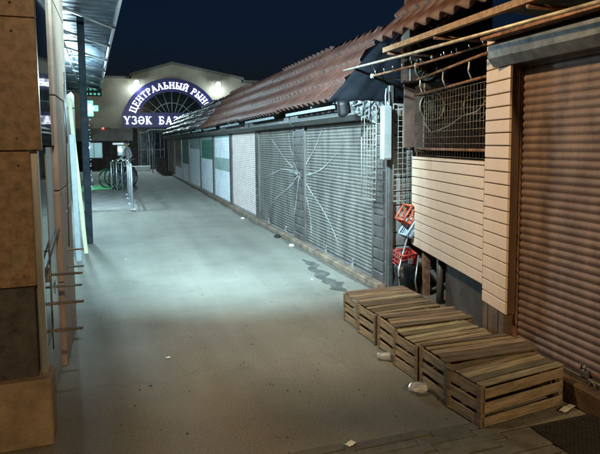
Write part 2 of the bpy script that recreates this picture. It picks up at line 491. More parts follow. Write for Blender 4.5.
# ------------------------------------------------------------------ row of market kiosks (right side)
EX, EZ, TX, TZ = 2.33, 2.06, 3.28, 3.10
def kiosk(y0, y1, label, bands, pil=.24, smat='darksiding', rmat='tile', boxm='boxd', rough=0, dz=0, first=False, boxl=None, base='timberd'):
    ym = (y0 + y1) / 2
    k = thing('market_kiosk', label, 'kiosk', (3.6, ym, 0), 0, 'market kiosks with roller shutters along the lane')
    inv = Matrix.Translation((-3.6, -ym, 0))
    parts = []
    g = MB()
    g.box((2.78, y0 + (.75 if first else .006), 0), (5.2, y1 - .006, 2.33))
    parts.append(g.build('wall', M['wallb'], k))
    # pilaster of narrow siding boards at the near end (and far end of first)
    for pa, pb in ([(y0, y0 + pil)] + ([(y1 - .14, y1)] if first else [])):
        g = MB()
        g.box((2.705, pa + .004, .06), (2.78, pb - .004, 2.02), 1)
        siding(g, (2.705, 0, 0), (0, 1, 0), (-1, 0, 0), pa + .012, pb - .012, .07, 1.98, .125, .016, .028)
        parts.append(g.build('pilaster', [M[smat], M['alu']], k))
    sh = shutter('roll_shutter', 2.715, y0 + pil + .035, y1 - (.17 if first else .02), .10, 1.97 + dz, bands, k, .043, .0075)
    parts.append(sh)
    # guide rails
    for yr in (y0 + pil + .018, y1 - (.155 if first else .012)):
        g = MB(); g.box((2.68, yr - .015, .05), (2.74, yr + .015, 1.97 + dz)); parts.append(g.build('guide_rail', M['steel'], k))
    parts.append(rollbox('shutter_box', 2.76, y0 + .03, y1 - .03, 1.86 + dz, 2.035 + dz, .26, M[boxm], k))
    g = MB(); g.cbox((2.66, ym, .04), (.13, y1 - y0 - .02, .08), 0, None, .012); parts.append(g.build('threshold', M[base], k))
    g = MB(); g.box((2.63, y0 + .05, 2.04 + dz), (2.66, y1 - .01, 2.33)); g.box((2.36, y0 + .62, 2.05 + dz), (2.63, y0 + .66, 2.09 + dz)); g.box((2.36, ym, 2.05 + dz), (2.63, ym + .04, 2.09 + dz)); g.box((2.365, y0 + (.66 if first else .45), 1.995 + dz), (2.39, y1 - .25, 2.035 + dz)); parts.append(g.build('fascia', M['greygreen' if rough else 'fascia'], k))
    parts.append(tile_roof('roof', y0 + (.55 if first else -.02) , y1 + .02, (EX + random.uniform(-.02, .02), EZ + (0 if first else random.uniform(-.02, .02))), (TX + random.uniform(-.03, .03), TZ + random.uniform(-.03, .04)), M[rmat], k, .55 if first else 0, rough=rough, bow=.015 if rough else 0))
    for p in parts: p.matrix_parent_inverse = inv
    return k, sh
W, GR, GG, ST, BG, TN, SD = M['white'], M['green'], M['greygreen'], M['steel'], M['beige'], M['tan'], M['steeldark']
k1, sh1 = kiosk(5.17, 7.95, 'end kiosk with grey steel roller shutter, white sprayed lines and wet asphalt in front', [(1, ST)], .26, first=True, base='sillw')
k2, sh2 = kiosk(7.95, 10.65, 'second grey steel kiosk from the lane mouth, holding the far rays of the sprayed star', [(1, ST)], .36, base='sillw')
kiosk(10.65, 13.4, 'kiosk with a plain beige pink roller shutter beside the grey steel ones', [(1, BG)], .22, base='sillw')
kiosk(13.4, 16.05, 'kiosk with white shutter crossed by one grey green band, next to the beige one', [(.42, W), (.60, GG), (.9, W), (1, GG)], .22, 'darksiding', 'tile')
kiosk(16.05, 18.7, 'kiosk with dark green upper shutter over a tall white lower half', [(.56, W), (.88, GR), (1, GG)], .2, 'darksiding', 'tilefar', rough=.012)
kiosk(18.7, 21.95, 'kiosk with pale blue white shutter and grey green top band, between two green topped ones', [(.72, W), (1, GG)], .2, 'darksiding', 'tilefar', rough=.016)
kiosk(21.95, 24.55, 'farther kiosk with dark green shutter and a low white lower third', [(.36, W), (1, GR)], .2, 'darksiding', 'tilefar', rough=.02)
kiosk(24.55, 27.8, 'tan kiosk with white board at the shutter foot beside a pale post', [(.24, W), (1, TN)], .2, 'alu', 'tilefar', rough=.022)
kiosk(27.8, 31.7, 'last tan kiosk at the far end of the row under crumpled roof edge', [(1, TN)], .2, 'tan', 'tilefar', rough=.024)

# sprayed star of curved rays over the first two shutters, lying on the slats
CY, CZ = 8.02, 1.11
def ray(pts, w=.018):
    return pts
rays_near = [  # (y, z) towards the near shutter
    [(8.02, 1.11), (7.7, 1.33), (7.35, 1.55), (7.05, 1.83)],
    [(8.02, 1.11), (7.6, 1.14), (7.1, 1.24), (6.6, 1.44)],
    [(8.02, 1.11), (7.6, .90), (7.1, .68), (6.7, .44), (6.5, .26)],
    [(8.02, 1.11), (7.8, .82), (7.6, .52), (7.55, .22)]]
rays_far = [
    [(8.02, 1.11), (8.3, 1.3), (8.6, 1.6), (8.65, 1.9)],
    [(8.02, 1.11), (8.8, 1.32), (9.5, 1.6), (9.9, 1.75)],
    [(8.02, 1.11), (8.9, 1.16), (9.7, 1.04), (10.2, .94)],
    [(8.02, 1.11), (8.7, .85), (9.4, .62), (9.95, .38)],
    [(8.02, 1.11), (8.15, .75), (8.3, .4), (8.38, .2)]]
def spray(rays, lo, hi, parent, inv, X=2.7045):
    for r in rays:
        g = MB()
        P = [Vector((0, *p)) for p in r]; S = []
        for i in range(len(P) - 1):
            p0, p1, p2, p3 = P[max(i - 1, 0)], P[i], P[i + 1], P[min(i + 2, len(P) - 1)]
            for k in range(24):
                t = k / 24
                S.append(.5 * ((2 * p1) + (p2 - p0) * t + (2 * p0 - 5 * p1 + 4 * p2 - p3) * t * t + (3 * p1 - p0 - 3 * p2 + p3) * t ** 3))
        S.append(P[-1]); S = [p for p in S if lo < p.y < hi]
        vs = []
        for i, p in enumerate(S):
            d = S[min(i + 1, len(S) - 1)] - S[max(i - 1, 0)]; d.normalize(); nn = Vector((0, -d.z, d.y))
            w = (.0075 + .003 * math.sin(i * .23) + .002 * random.random()) * (1.25 - .75 * i / len(S))
            for sd in (1, -1): q = p + nn * w * sd; vs.append((X, q.y, q.z))
        g.add(vs, [(2 * i, 2 * i + 1, 2 * i + 3, 2 * i + 2) for i in range(len(S) - 1)])
        o = g.build('sprayed_line', M['graf'], parent); o.matrix_parent_inverse = inv
        sm = o.modifiers.new('thickness', 'SOLIDIFY'); sm.thickness = .003; sm.offset = 0
spray(rays_near, 5.5, 7.78, k1, Matrix.Translation((-3.6, -(5.17 + 7.95) / 2, 0)))
spray(rays_far, 8.345, 10.6, k2, Matrix.Translation((-3.6, -(7.95 + 10.65) / 2, 0)))
spray([[(a[0], a[1]) for a in r] for r in rays_near], 7.965, 8.03, k2, Matrix.Translation((-3.6, -(7.95 + 10.65) / 2, 0)), 2.673)
spray(rays_far, 8.0, 8.30, k2, Matrix.Translation((-3.6, -(7.95 + 10.65) / 2, 0)), 2.673)
# padlocks and lift handles along the shutter feet
for (ki, ys) in ((k1, (6.0, 6.9)), (k2, (8.8, 9.9))):
    inv = Matrix.Translation((-ki.location.x, -ki.location.y, 0))
    for y in ys:
        g = MB(); g.cbox((2.685, y, .11), (.03, .05, .06), 0, None, .008); g.tube([(2.685, y - .017, .14), (2.685, y - .015, .175), (2.685, y, .19), (2.685, y + .015, .175), (2.685, y + .017, .14)], .005, 6)
        o = g.build('padlock', M['chrome'], ki); o.matrix_parent_inverse = inv
# end wall of the first kiosk: dark siding facing the camera
g = MB()
EW = Vector((2.76, 5.185, 0)); ED = Vector((.9988, .05, 0)); EN = Vector((.05, -.9988, 0))
siding(g, EW, ED, EN, .03, 2.0, .03, 2.25, .15, .012, .02)
g.add([EW + EN * -.003, EW + ED * 2 - EN * .003, EW + ED * 2 - EN * .003 + Vector((0, 0, 2.25)), EW - EN * .003 + Vector((0, 0, 2.25))], [(0, 1, 2, 3)], 1)
g.cbox((2.745, 5.155, 1.1), (.06, .05, 2.2), 2, None, .008)
o = g.build('end_wall', [M['endsiding'], M['gap'], M['boxd']], k1); o.matrix_parent_inverse = Matrix.Translation((-3.6, -(5.17 + 7.95) / 2, 0))

# black tarp closing the roof end above the gap
g = MB()
P = [(2.18, 5.55, 2.06), (3.34, 5.36, 2.05), (3.4, 5.4, 3.0), (3.1, 5.75, 2.98), (2.62, 5.7, 2.5)]
nx_, nz_ = 16, 10
vs = []
for j in range(nz_ + 1):
    for i in range(nx_ + 1):
        u, v = i / nx_, j / nz_
        xl = 2.06 + .58 * v; x = xl + (3.15 - xl) * u
        z = 2.025 + .62 * v + (.006 * math.sin(u * 9) if j == 0 else 0)
        y = 5.13 + .10 * (1 - u) + .018 * math.sin(u * 16 + v * 3) + .012 * math.sin(u * 31 - v * 7) + .010 * math.sin(v * 17 + u * 5)
        vs.append((x, y, z))
g.add(vs, [(j * (nx_ + 1) + i, j * (nx_ + 1) + i + 1, (j + 1) * (nx_ + 1) + i + 1, (j + 1) * (nx_ + 1) + i) for j in range(nz_) for i in range(nx_)], 0, True)
o = g.build('tarpaulin', M['tarp']); o.modifiers.new('thickness', 'SOLIDIFY').thickness = .004
tag(o, 'black tarpaulin hung across the open roof end above the grey shutter corner', 'tarpaulin')
g = MB()
vs = []
for j in range(5):
    for i in range(7):
        u, v = i / 6, j / 4
        vs.append((2.13 + .15 * u + .02 * v, 5.17 + .015 * math.sin(u * 8), 2.03 - .17 * v * (.85 + .15 * math.sin(u * 5))))
g.add(vs, [(j * 7 + i, j * 7 + i + 1, (j + 1) * 7 + i + 1, (j + 1) * 7 + i) for j in range(4) for i in range(6)], 0, True)
o = g.build('hanging_rag', M['black']); o.modifiers.new('thickness', 'SOLIDIFY').thickness = .006
tag(o, 'small black rag hanging below the tarpaulin edge in front of the shutter box', 'rag')
# crumpled clear film under the tarp
g = MB(); vs = []; nx_, nz_ = 22, 8
for j in range(nz_ + 1):
    for i in range(nx_ + 1):
        u, v = i / nx_, j / nz_
        vs.append((2.30 + .46 * u, 5.14 + random.uniform(-.02, .02), 2.03 - (.10 + .12 * math.sin(u * 2.6)) * v + random.uniform(-.008, .008)))
g.add(vs, [(j * (nx_ + 1) + i, j * (nx_ + 1) + i + 1, (j + 1) * (nx_ + 1) + i + 1, (j + 1) * (nx_ + 1) + i) for j in range(nz_) for i in range(nx_)])
o = g.build('plastic_film', M['film']); o.modifiers.new('thickness', 'SOLIDIFY').thickness = .003
tag(o, 'crumpled pale plastic film bunched under the black tarpaulin', 'film')

# wire display grids beside the kiosk corner
def wire_grid(name, org, d, wlen, z0, z1, px, pz, m, label, group, r=.0035, frame=.006):
    org = Vector(org); d = Vector(d).normalized(); g = MB()
    n = int(wlen / px)
    for i in range(n + 1):
        p = org + d * (wlen * i / n)
        rr = frame if i in (0, n) else r
        g.tube([p + Vector((0, 0, z0)), p + Vector((0, 0, z1))], rr, 5)
    k = int((z1 - z0) / pz)
    for j in range(k + 1):
        z = z0 + (z1 - z0) * j / k
        rr = frame if j in (0, k) else r
        g.tube([org + Vector((0, 0, z)), org + d * wlen + Vector((0, 0, z))], rr, 5)
    o = g.build(name, m)
    return tag(o, label, 'wire grid', group)
wire_grid('wire_grid', (2.74, 5.08, 0), (1, .10, 0), .30, .98, 2.0, .055, .055, M['wire'], 'white wire display grid hung on the dark end wall', 'wire display grids')
wire_grid('wire_grid', (2.55, 5.10, 0), (-.02, 1, 0), .34, 1.0, 1.98, .06, .055, M['wire'], 'white wire display grid standing edge on in front of the grey shutter', 'wire display grids')
t = thing('junction_box', 'tall narrow white box fixed at the kiosk corner between the wire grids', 'box', (2.64, 5.06, 1.42))
g = MB(); g.cbox((0, 0, .28), (.10, .08, .56), 0, None, .01); g.build('casing', M['whitep'], t)
g = MB(); g.cbox((0, -.043, .28), (.085, .008, .52), 0, None, .003); g.build('lid', M['whitep'], t)
g = MB(); g.tube([(0, 0, .56), (.0, .01, .66), (.02, .03, .74)], .008, 6); g.build('cable', M['whitep'], t)

# ------------------------------------------------------------------ foreground shop (right)
A = R(11.76)
D = Vector((math.sin(A), math.cos(A), 0)); Nn = Vector((-math.cos(A), math.sin(A), 0))
P0 = Vector((2.56, 3.09, 0))
shop = thing('shop_building', 'foreground shop with peach siding bay, caged opening and brown roller shutter', 'shop', (3.4, 3.4, 0))
SI = Matrix.Translation((-3.4, -3.4, 0))
def sp(o): o.matrix_parent_inverse = SI; return o
def Q(s, off, z): return P0 + D * s + Nn * off + Vector((0, 0, z))
def qbox(g, s0, s1, o0, o1, z0, z1, mi=0):
    g.add([Q(s0, o0, z0), Q(s1, o0, z0), Q(s1, o1, z0), Q(s0, o1, z0), Q(s0, o0, z1), Q(s1, o0, z1), Q(s1, o1, z1), Q(s0, o1, z1)],
          [(0, 3, 2, 1), (4, 5, 6, 7), (0, 1, 5, 4), (1, 2, 6, 5), (2, 3, 7, 6), (3, 0, 4, 7)], mi)
g = MB(); qbox(g, .325, 2.015, -.05, -.002, .51, 1.455, 1)
siding(g, P0, D, Nn, .33, 2.01, .51, 1.452, .0916, .008, .016)
sp(g.build('siding_panel', [M['siding'], M['gap']], shop))
g = MB(); qbox(g, -.025, .320, -.06, -.002, .385, 2.36, 1)
siding(g, P0, D, Nn, -.03, .325, .385, 2.36, .0916, .008, .016)
sp(g.build('siding_column', [M['siding'], M['gap']], shop))
g = MB(); 
for i in range(4): qbox(g, .01 + i * .08, .084 + i * .08, -.2, .004 + .003 * (i % 2), 0, .38)
sp(g.build('plinth', M['timberd'], shop))
# recess under the bay and body behind
g = MB()
g.box((3.75, -1.6, 0), (5.6, 4.9, 2.40)); qbox(g, .36, .40, -.53, -.1, 0, .5)
g.box((2.78, -1.6, 0), (3.7, 2.92, 2.38))
sp(g.build('wall', M['wallb'], shop))
g = MB(); g.box((2.90, 5.085, 1.6), (3.95, 5.12, 3.3), 0)
for i in range(6): g.box((2.86 + .18 * i, 5.06, 1.55), (3.034 + .18 * i, 5.083, 3.29))
sp(g.build('back_boards', M['redwall'], shop))
g = MB(); qbox(g, .0, 1.75, -.60, -.53, 0, .60); sp(g.build('recess_board', M['wallb'], shop))
g = MB(); qbox(g, 1.80, 1.865, -.12, -.05, 0, .508); sp(g.build('bay_post', M['rust'], shop))
g = MB(); g.tube([Q(1.52, -.12, 0), Q(1.52, -.12, .5)], .037, 12); sp(g.build('drain_pipe', M['steel'], shop))
g = MB(); qbox(g, .33, 1.46, -.17, -.15, 0, .505); sp(g.build('recess_panel', M['wallb'], shop))
# cage over the bay
g = MB()
n = 26
for i in range(n + 1):
    s = .353 + i * (1.545 / n); g.tube([Q(s, -.01, 1.465), Q(s, -.01, 2.065)], .0026, 5)
for j in range(11):
    z = 1.47 + j * .0585; g.tube([Q(.345, -.012, z), Q(1.905, -.012, z)], .0026, 5)
sp(g.build('cage_mesh', M['wired'], shop))
for pts in ([Q(1.90, .0, 1.46), Q(1.90, .0, 2.25)], [Q(.335, .01, 2.085), Q(1.97, .01, 2.085)], [Q(.335, .01, 1.535), Q(1.905, .01, 1.535)], [Q(-.09, .04, 2.25), Q(2.4, .04, 2.225)]):
    g = MB(); g.tube(pts, .013, 8); sp(g.build('cage_rail', M['rust'], shop))
for s in (.58, 1.12, 1.72):
    g = MB(); g.tube([Q(s, .035, 2.24), Q(s + .03, .03, 2.16), Q(s, .012, 2.085)], .008, 6); sp(g.build('cage_bracket', M['rustpale'], shop))
# brown roller shutter
sh = shutter('roll_shutter', 2.65, -1.5, 3.055, .18, 2.16, [(1, M['browns'])], shop, .052, .0105); sp(sh)
lab(sh, 'brown roller shutter with a padlock at its foot')
g = MB(); g.box((2.625, 3.058, .0), (2.68, 3.09, 2.16)); sp(g.build('shutter_guide', M['rust'], shop))
sp(rollbox('shutter_box', 2.68, -1.5, 3.23, 2.12, 2.30, .20, M['steeldark'], shop))
g = MB(); g.box((2.42, -1.5, 2.302), (2.7, 3.24, 2.322)); sp(g.build('flashing', M['rust'], shop))
g = MB(); g.cbox((2.60, .76, .07), (.10, 4.5, .14), 0, None, .01); sp(g.build('threshold', M['timberd'], shop))
g = MB(); g.cbox((2.625, 2.45, .20), (.03, .055, .05), 0, None, .008); g.tube([(2.615, 2.435, .22), (2.61, 2.435, .26), (2.61, 2.465, .26), (2.615, 2.465, .22)], .006, 6); g.ring((2.60, 2.38, .155), .03, .006, 'x', 16, 6)
sp(g.build('padlock', M['steeldark'], shop))
# roof: tile sheet on timber lath, with soffit boards and rafters under it
sp(tile_roof('roof', -1.5, 4.83, (2.42, 2.545), (4.1, 4.36), M['tile'], shop, 0, wave=.19))
g = MB(); g.box((2.455, -1.5, 2.465), (2.50, 4.78, 2.512)); sp(g.build('eave_batten', M['timber'], shop))
g = MB(); g.box((2.88, -1.5, 2.90), (2.94, 4.88, 2.94)); sp(g.build('roof_batten', M['timberd'], shop))
g = MB()
for i in range(6): g.box((2.74 + i * .15, -1.5, 2.55), (2.88 + i * .15, 3.4, 2.565))
sp(g.build('soffit', M['soffit'], shop))
for y in (1.3, 2.84, 3.9, 4.70):
    g = MB(); g.tube([(2.47, y, 2.45), (3.65, y, 2.45)], .017, 6); sp(g.build('rafter_tie', M['rust'], shop))
    g = MB(); g.tube([(2.47, y + .03, 2.47), (3.65, y + .03, 3.74)], .018, 6); sp(g.build('rafter', M['timberd'], shop))

# pale pipe under the roof, hook rails, loose cable
o = MB().tube([(2.36, 5.5, 2.385), (2.34, 4.1, 2.34), (2.34, 1.8, 2.295)], .013, 8).build('pipe', M['rustpale'])
tag(o, 'long pale metal pipe slung under the roof edge across the gable opening', 'pipe')
def hook_rail(a, b, n, label):
    a, b = Vector(a), Vector(b)
    t = thing('hook_rail', label, 'rail', a, 0, 'hook rails under the roof')
    inv = Matrix.Translation(-a)
    o = MB().tube([a, b], .010, 6).build('bar', M['rust'], t); o.matrix_parent_inverse = inv
    for i in range(n):
        p = a.lerp(b, (i + .5) / n)
        g = MB(); g.tube([p + Vector((0, 0, -.008)), p + Vector((-.012, 0, .022)), p + Vector((-.02, -.005, .042))], .0055, 5)
        o = g.build('hook', M['chrome'], t); o.matrix_parent_inverse = inv
    o = MB().cbox(a, (.035, .03, .045), 0, None, .008).build('end_cap', M['whitep'], t); o.matrix_parent_inverse = inv
    return t
hook_rail((2.38, 4.85, 2.25), (2.84, 4.1, 2.36), 9, 'lower rusty hook rail with pale end knob in front of the tarpaulin')
hook_rail((2.53, 4.28, 2.28), (2.93, 3.44, 2.41), 8, 'upper hook rail nearer the peach column, crossing the upper fan ring')
o = MB().tube([(2.5, 5.1, 2.40), (2.55, 5.08, 2.28), (2.7, 5.0, 2.24), (2.9, 4.85, 2.22), (2.98, 4.6, 2.25)], .005, 6).build('cable', M['black'])
tag(o, 'thin black cable sagging across the front of the tarpaulin', 'cable')
o = MB().tube([Q(1.82, -.03, 1.83), Q(1.72, -.03, 1.77), Q(1.58, -.03, 1.69), Q(1.4, -.03, 1.71), Q(1.12, -.03, 1.75), Q(.84, -.03, 1.82), Q(.56, -.03, 1.84), Q(.39, -.03, 1.93)], .006, 6).build('cable', M['wire'])
tag(o, 'pale cable looped behind the cage mesh in front of the fans', 'cable')

# refrigeration units with round fans behind the cage
def fan_unit(loc, w, h, fans, label):
    t = thing('condenser_unit', label, 'condenser', loc, R(90), 'condenser units behind the cage')
    # local x = outward is -x, local y along the bay
    g = MB(); g.cbox((.095, 0, h / 2), (.19, w, h), 0, None, .01)
    g.build('casing', M['fan'], t)
    for (fy, fz, r) in fans:
        g = MB(); g.ring((-.012, fy, fz), r, .012, 'x', 32, 6)
        for k in range(1, 4): g.ring((-.012, fy, fz), r * k / 4, .003, 'x', 24, 4)
        for k in range(6):
            a = k * PI / 6
            g.tube([(-.012, fy - r * math.cos(a), fz - r * math.sin(a)), (-.012, fy + r * math.cos(a), fz + r * math.sin(a))], .003, 4)
        f = g.build('fan_guard', M['wired'], t)
        g = MB()
        g.tube([(-.003, fy, fz), (-.001, fy, fz)], r * .98, 28, 0)
        for k in range(5):
            a = k * 2 * PI / 5
            g.add([(-.004, fy + .03 * math.cos(a), fz + .03 * math.sin(a)), (-.008, fy + r * .9 * math.cos(a - .25), fz + r * .9 * math.sin(a - .25)), (-.003, fy + r * .9 * math.cos(a + .3), fz + r * .9 * math.sin(a + .3))], [(0, 1, 2)], 0)
        g.build('fan_blades', M['black'], f)
    return t
fan_unit((3.33, 4.80, 1.50), .80, .70, [(.31, .46, .14), (-.20, .46, .14)], 'wide lower condenser with two round fans inside the wire cage')
fan_unit((3.02, 4.86, 2.21), .44, .66, [(.04, .14, .125), (.05, .45, .115)], 'tall upper condenser with two round fans above the cage')

# ------------------------------------------------------------------ crates
def make_crate(label, x0, y0, dx, dy, h, rz, seed):
    """corner (x0,y0) is the near left foot; long side runs along +X"""
    rnd = random.Random(seed)
    t = thing('wooden_crate', label, 'crate', (x0, y0, 0), rz, 'wooden vegetable crates lined up by the shop')
    th = .010
    def board(name, c, d, m, n=1):
        g = MB(); e = Euler((rnd.uniform(-.012, .012), rnd.uniform(-.01, .01), rnd.uniform(-.012, .012))).to_matrix().to_4x4()
        g.cbox((0, 0, 0), d, 0, Matrix.Translation(c) @ e, .002)
        # nail heads
        return g
    f = (1.0, .86, 1.08, .92, .80, 1.12)[seed - 1]
    def tone(nm, c): return mat('crate_timber', tuple(k * f * rnd.uniform(.9, 1.1) for k in c), .85, 0, .32, 4, .7, 60, stretch=(1.2, 10, 10), col2=tuple(k * f * .38 for k in c))
    wood = [tone('a', (.28, .205, .13)), tone('b', (.225, .165, .11)), tone('c', (.31, .24, .165)), tone('d', (.14, .10, .068))]
    # corner posts
    for px in (.002, dx - .002):
        for py in (.018, dy - .018):
            g = MB(); g.cbox((px, py, h / 2), (.034, .034, h - .006), 0, None, .003); g.build('corner_post', M['crated'], t)
    bw = (h - .03) / 3
    def panel(name, axis, pos, out, m):
        g = MB()
        for k in range(3):
            z = .004 + bw / 2 + k * (bw + .012)
            hh = bw * rnd.uniform(.72, .90)
            e = Euler((rnd.uniform(-.01, .01), rnd.uniform(-.008, .008), 0)).to_matrix().to_4x4()
            if axis == 'x': d = (th, dy - .004, hh); c = (pos, dy / 2, z)
            else: d = (dx - .004 + rnd.uniform(-.006, .004), th, hh); c = (dx / 2, pos, z)
            g.cbox((0, 0, 0), d, 0, Matrix.Translation(c) @ e, .002)
            for q in (-1, 1):
                c2 = Vector(c)
                if axis == 'x': c2 += Vector((out * th * .55, q * (dy / 2 - .02), rnd.uniform(-.008, .008)))
                else: c2 += Vector((q * (dx / 2 - .02), out * th * .55, rnd.uniform(-.008, .008)))
                g.cbox(c2, (.005, .005, .005), 1)
        return g.build(name, [m, M['rust']], t)
    M['cratee'] = M.get('cratee') or mat('crate_end_board', (.33, .24, .145), .85, 0, .28, 5, .6, 60, stretch=(9, 1.2, 9))
    panel('end_panel', 'x', -.006, -1, M['cratee'])
    panel('end_panel', 'x', dx + .006, 1, M['crated'])
    panel('side_panel', 'y', -.006, -1, M['crateb'] if seed % 2 else M['crated'])
    panel('side_panel', 'y', dy + .006, 1, M['crateb'])
    # upturned base: slats running the long way, uneven
    n = 5; w = (dy + .02) / n
    g = MB()
    for k in range(n):
        yc = -.01 + w * (k + .5)
        ww = w * rnd.uniform(.68, .90)
        e = Euler((rnd.uniform(-.03, .03), rnd.uniform(-.008, .008), rnd.uniform(-.035, .035))).to_matrix().to_4x4()
        L = dx + rnd.uniform(-.01, .035)
        g.cbox((0, 0, 0), (L, ww, th), rnd.choice((0, 0, 1, 2, 2, 3)), Matrix.Translation((dx / 2 + rnd.uniform(-.008, .012), yc, h + .004 + rnd.uniform(0, .003))) @ e, .002)
    g.build('base_slats', wood, t)
    return t
CL = ['nearest crate, turned askew with its dark long side to the viewer', 'crate touching the askew nearest crate, with a clear bag at its foot',
      'third crate from the near end, below the open recess of the siding bay', 'crate with a gap and a plastic cup at its foot, fourth from the near end',
      'second crate from the far end, pushed up against the pale farthest crate', 'farthest crate, its top pale in the cool light by the grey shutter']
make_crate(CL[0], 1.875, 2.42, .63, .29, .245, R(7), 1)
make_crate(CL[1], 1.855, 2.725, .66, .312, .262, R(0), 2)
make_crate(CL[2], 1.850, 3.06, .60, .315, .245, R(2), 3)
make_crate(CL[3], 1.88, 3.41, .63, .298, .258, R(-1), 4)
make_crate(CL[4], 1.885, 3.75, .60, .325, .25, R(1), 5)
make_crate(CL[5], 1.895, 4.10, .58, .32, .25, R(-1), 6)

# ------------------------------------------------------------------ trolley and baskets by the end wall
def basket(name, label, m, w, d, h, loc, rot, cat='basket', group=None):
    t = thing(name, label, cat, loc, 0, group)
    t.rotation_euler = rot
    g = MB(); g.box((-w / 2, -d / 2, 0), (w / 2, d / 2, .008)); g.build('floor_panel', m, t)
    for (ax, sg) in (('x', -1), ('x', 1), ('y', -1), ('y', 1)):
        g = MB()
        L = d if ax == 'x' else w
        def P(a, z):
            fl = 1 + .06 * z / h
            return (sg * w / 2 * fl, a * fl, z) if ax == 'x' else (a * fl, sg * d / 2 * fl, z)
        n = max(4, int(L / .045))
        for i in range(n + 1):
            a = -L / 2 + L * i / n
            g.tube([P(a, 0), P(a, h)], .006, 5)
        for z in (.01, h * .33, h * .66, h): g.tube([P(-L / 2, z), P(L / 2, z)], .008 if z < h else .012, 6)
        g.build('side_panel', m, t)
    return t
basket('plastic_basket', 'orange red plastic basket tipped against the dark end wall, above the white one', M['orangep'], .17, .13, .16, (2.965, 5.05, .77), (R(0), R(-52), R(10)), group='plastic baskets by the end wall')
basket('plastic_basket', 'pale blue white plastic basket below the orange one', M['bluew'], .18, .13, .08, (2.945, 5.04, .66), (R(0), R(-52), R(8)), group='plastic baskets by the end wall')
red = basket('plastic_crate', 'red plastic crate with a white tag standing on the black trolley', M['redp'], .18, .15, .15, (2.83, 5.0, .30), (R(12), R(0), R(4)), 'crate')
g = MB(); g.cbox((0, -.103, .09), (.05, .006, .055), 0); g.build('price_tag', M['whitep'], red)
tr = thing('folding_trolley', 'folding trolley with bright tube handle and slumped black bag', 'trolley', (2.81, 4.95, 0))
g = MB()
g.tube([(-.10, -.09, .06), (-.115, -.08, .28), (-.10, -.07, .32), (.04, .03, .58), (.06, .05, .59)], .009, 8)
g.tube([(.08, -.11, .06), (.055, -.125, .18), (.065, -.12, .22), (.13, -.06, .42)], .009, 8)
g.build('handle', M['galv'], tr)
g = MB(); vs = []
N1, N2 = 18, 10
for j in range(N2 + 1):
    for i in range(N1):
        a = 2 * PI * i / N1; v = j / N2
        rr = (.115 + .03 * math.sin(3 * a + 5 * v) + .02 * random.random()) * (1 - .25 * abs(v - .45))
        if j in (0, N2): rr *= .55
        vs.append((rr * math.cos(a), .8 * rr * math.sin(a) - .02, .04 + .31 * v + .02 * math.sin(2 * a)))
fs = [(j * N1 + i, j * N1 + (i + 1) % N1, (j + 1) * N1 + (i + 1) % N1, (j + 1) * N1 + i) for j in range(N2) for i in range(N1)]
fs += [tuple(range(N1 - 1, -1, -1)), tuple(N2 * N1 + i for i in range(N1))]
g.add(vs, fs, 0, True); g.build('bag', M['black'], tr)
for x in (-.09, .09):
    g = MB(); g.ring((x, .04, .055), .042, .013, 'x', 18, 8); g.build('wheel', M['rubber'], tr)
o = MB().cbox((2.93, 5.02, .22), (.03, .20, .44), 0, None, .004).build('red_board', M['redp']); tag(o, 'upright red board behind the trolley, half hidden by the peach siding', 'board')

# ------------------------------------------------------------------ litter
def crumple(name, loc, r, m, label, cat, sq=.6, seed=1, group=None):
    rnd = random.Random(seed); g = MB(); N1, N2 = 14, 8; vs = []
    for j in range(1, N2):
        for i in range(N1):
            a = 2 * PI * i / N1; b = PI * j / N2
            k = r * rnd.uniform(.65, 1.15)
            vs.append((k * math.sin(b) * math.cos(a) * 1.25, k * math.sin(b) * math.sin(a), max(.001, r * sq + k * math.cos(b) * sq)))
    fs = [(j * N1 + i, j * N1 + (i + 1) % N1, (j + 1) * N1 + (i + 1) % N1, (j + 1) * N1 + i) for j in range(N2 - 2) for i in range(N1)]
    fs += [tuple(range(N1)), tuple((N2 - 2) * N1 + i for i in range(N1 - 1, -1, -1))]
    g.add(vs, fs); o = g.build(name, m); o.location = loc
    return tag(o, label, cat, group)
crumple('plastic_bag', (1.77, 2.93, .003), .055, M['bag'], 'clear crumpled plastic bag on the asphalt beside the second crate', 'bag', .55, 3)
t = thing('plastic_cup', 'clear plastic cup lying at the foot of the crates', 'cup', (1.80, 3.47, .032)); t.rotation_euler = (R(88), 0, R(60))
g = MB(); vs = []
for j, (rr, z) in enumerate(((.022, -.045), (.026, 0), (.032, .045), (.034, .05))):
    for i in range(16): a = 2 * PI * i / 16; vs.append((rr * math.cos(a), rr * math.sin(a), z))
g.add(vs, [(j * 16 + i, j * 16 + (i + 1) % 16, (j + 1) * 16 + (i + 1) % 16, (j + 1) * 16 + i) for j in range(3) for i in range(16)] + [tuple(range(15, -1, -1))], 0, True)
g.build('cup_wall', M['bag'], t)
g = MB(); g.ring((0, 0, .05), .035, .003, 'z', 18, 5); g.build('rim', M['bag'], t)
def scrap(name, loc, d, rz, m, label, cat, group=None):
    g = MB(); nx = 4; vs = []; rnd = random.Random(int(loc[0] * 1000))
    for j in range(2):
        for i in range(nx + 1): vs.append((d[0] * (i / nx - .5), d[1] * (j - .5), .006 + .007 * rnd.random()))
    g.add(vs, [(i, i + 1, nx + 2 + i, nx + 1 + i) for i in range(nx)])
    o = g.build(name, m); o.location = (*loc, .008 if loc[1] < 2.55 else .0); o.rotation_euler = (0, 0, rz)
    o.modifiers.new('thickness', 'SOLIDIFY').thickness = .003
    return tag(o, label, cat, group)
scrap('paper_scrap', (1.11, 2.51), (.055, .035), .5, M['paper'], 'white paper scrap at the edge of the paving band', 'paper')
scrap('paper_scrap', (.30, 4.05), (.03, .025), .2, M['paper'], 'tiny white paper scrap alone on the open asphalt', 'paper')
